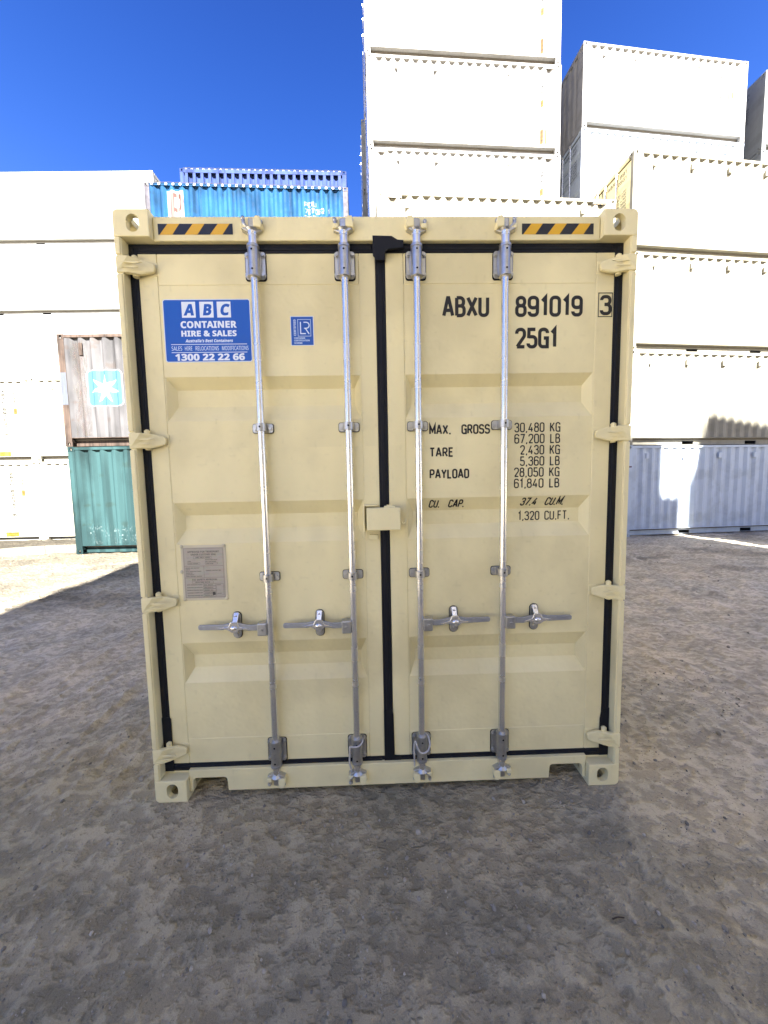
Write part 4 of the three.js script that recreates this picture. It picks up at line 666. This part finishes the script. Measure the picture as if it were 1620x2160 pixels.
    const hh = 0.26 * a + 0.12 * b + 0.10 * crust + 0.10 * c + 0.24 * d2 + 0.05 + 0.07 * peb + 0.03 * fine;
    bT[o] = bT[o + 1] = bT[o + 2] = Math.max(0, Math.min(255, 255 * hh)); bT[o + 3] = 255;
  }
  const mk = (d, srgb) => { const t = new THREE.DataTexture(d, N, N); t.wrapS = t.wrapT = THREE.RepeatWrapping; t.magFilter = THREE.LinearFilter; t.minFilter = THREE.LinearMipmapLinearFilter; t.generateMipmaps = true; t.repeat.set(1 / 2.7, 1 / 2.7); if (srgb) t.colorSpace = THREE.SRGBColorSpace; t.needsUpdate = true; return t; };
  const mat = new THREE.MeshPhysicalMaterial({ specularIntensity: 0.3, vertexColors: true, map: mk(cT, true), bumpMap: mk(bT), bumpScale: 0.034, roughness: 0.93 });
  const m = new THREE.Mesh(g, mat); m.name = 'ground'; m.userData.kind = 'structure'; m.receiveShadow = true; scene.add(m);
}
{ // rainwater lying in the low ground by the cream containers
  const s = new THREE.Shape(); for (let i = 0; i <= 40; i++) { const a = i / 40 * Math.PI * 2, p = [2.5 * Math.cos(a), 1.35 * Math.sin(a)]; i ? s.lineTo(...p) : s.moveTo(...p); }
  const g = new THREE.ShapeGeometry(s); g.rotateX(-Math.PI / 2).translate(PUD[0], -0.105, PUD[1]);
  const m = new THREE.Mesh(g, new THREE.MeshPhysicalMaterial({ color: new THREE.Color().setRGB(0.05, 0.042, 0.034), roughness: 0.03, ior: 1.33, specularIntensity: 1 })); m.name = 'puddle'; m.userData.kind = 'structure'; scene.add(m);
}
{ // loose gravel
  const base = []; for (let v = 0; v < 3; v++) { const g = new THREE.IcosahedronGeometry(1, 1), p = g.attributes.position; for (let i = 0; i < p.count; i++) { const x = p.getX(i), y = p.getY(i), z = p.getZ(i), k = 0.72 + 0.5 * vnoise(x * 1.6 + 9 + v * 7, y * 1.6 + z * 2.3 + 5, 411 + v); p.setXYZ(i, x * k, y * k * 0.8, z * k); } g.computeVertexNormals(); base.push(g); }
  const stone = new THREE.MeshStandardMaterial({ color: 0xffffff, roughness: 0.9 });
  const parent = new THREE.Group(); parent.name = 'loose_gravel'; parent.userData = { kind: 'stuff', label: 'loose gravel and small clods scattered over the yard', category: 'gravel' }; scene.add(parent);
  base.forEach((g, v) => {
    const n = 4200, m = new THREE.InstancedMesh(g, stone, n), o = new THREE.Object3D(), c = new THREE.Color();
    for (let i = 0; i < n; i++) {
      let x, z; const nearby = i % 3;
      do { x = nearby ? (rnd() - 0.5) * 5.5 : -9 + rnd() * 18; z = nearby ? 1.5 - rnd() * 2.6 : 1.5 - rnd() * 9; } while (x > -1.3 && x < 1.3 && z < 0.03);
      const big = Math.pow(rnd(), 7), s = 0.0014 + 0.0028 * rnd() * rnd() + 0.0085 * Math.pow(big, 2) * (nearby ? 0.8 : 1.6);
      o.position.set(x, gh(x, z) + s * 0.4, z); o.rotation.set(rnd() * 0.8, rnd() * 6.3, rnd() * 0.8); o.scale.set(s * (0.8 + 0.6 * rnd()), s, s); o.updateMatrix(); m.setMatrixAt(i, o.matrix);
      const k = 0.15 + 0.30 * rnd() + (rnd() > 0.97 ? 0.14 : 0); m.setColorAt(i, c.setRGB(k, k * 0.88, k * 0.66));
    }
    m.name = 'stone'; m.userData.kind = 'stuff'; m.castShadow = m.receiveShadow = true; parent.add(m);
  });
}
{ // a dry twig in front of the container's right half
  const m = part('twig', geo(tube([[0.80, gh(0.80, 0.56) + 0.005, 0.56], [0.822, gh(0.822, 0.557) + 0.007, 0.557], [0.848, gh(0.848, 0.556) + 0.005, 0.555]], 0.0022, 12, 6)), M.twig, scene); m.userData = { label: 'tiny dry twig lying on the dirt in the foreground, right of the middle', category: 'twig' };
}

renderer.render(scene, camera);
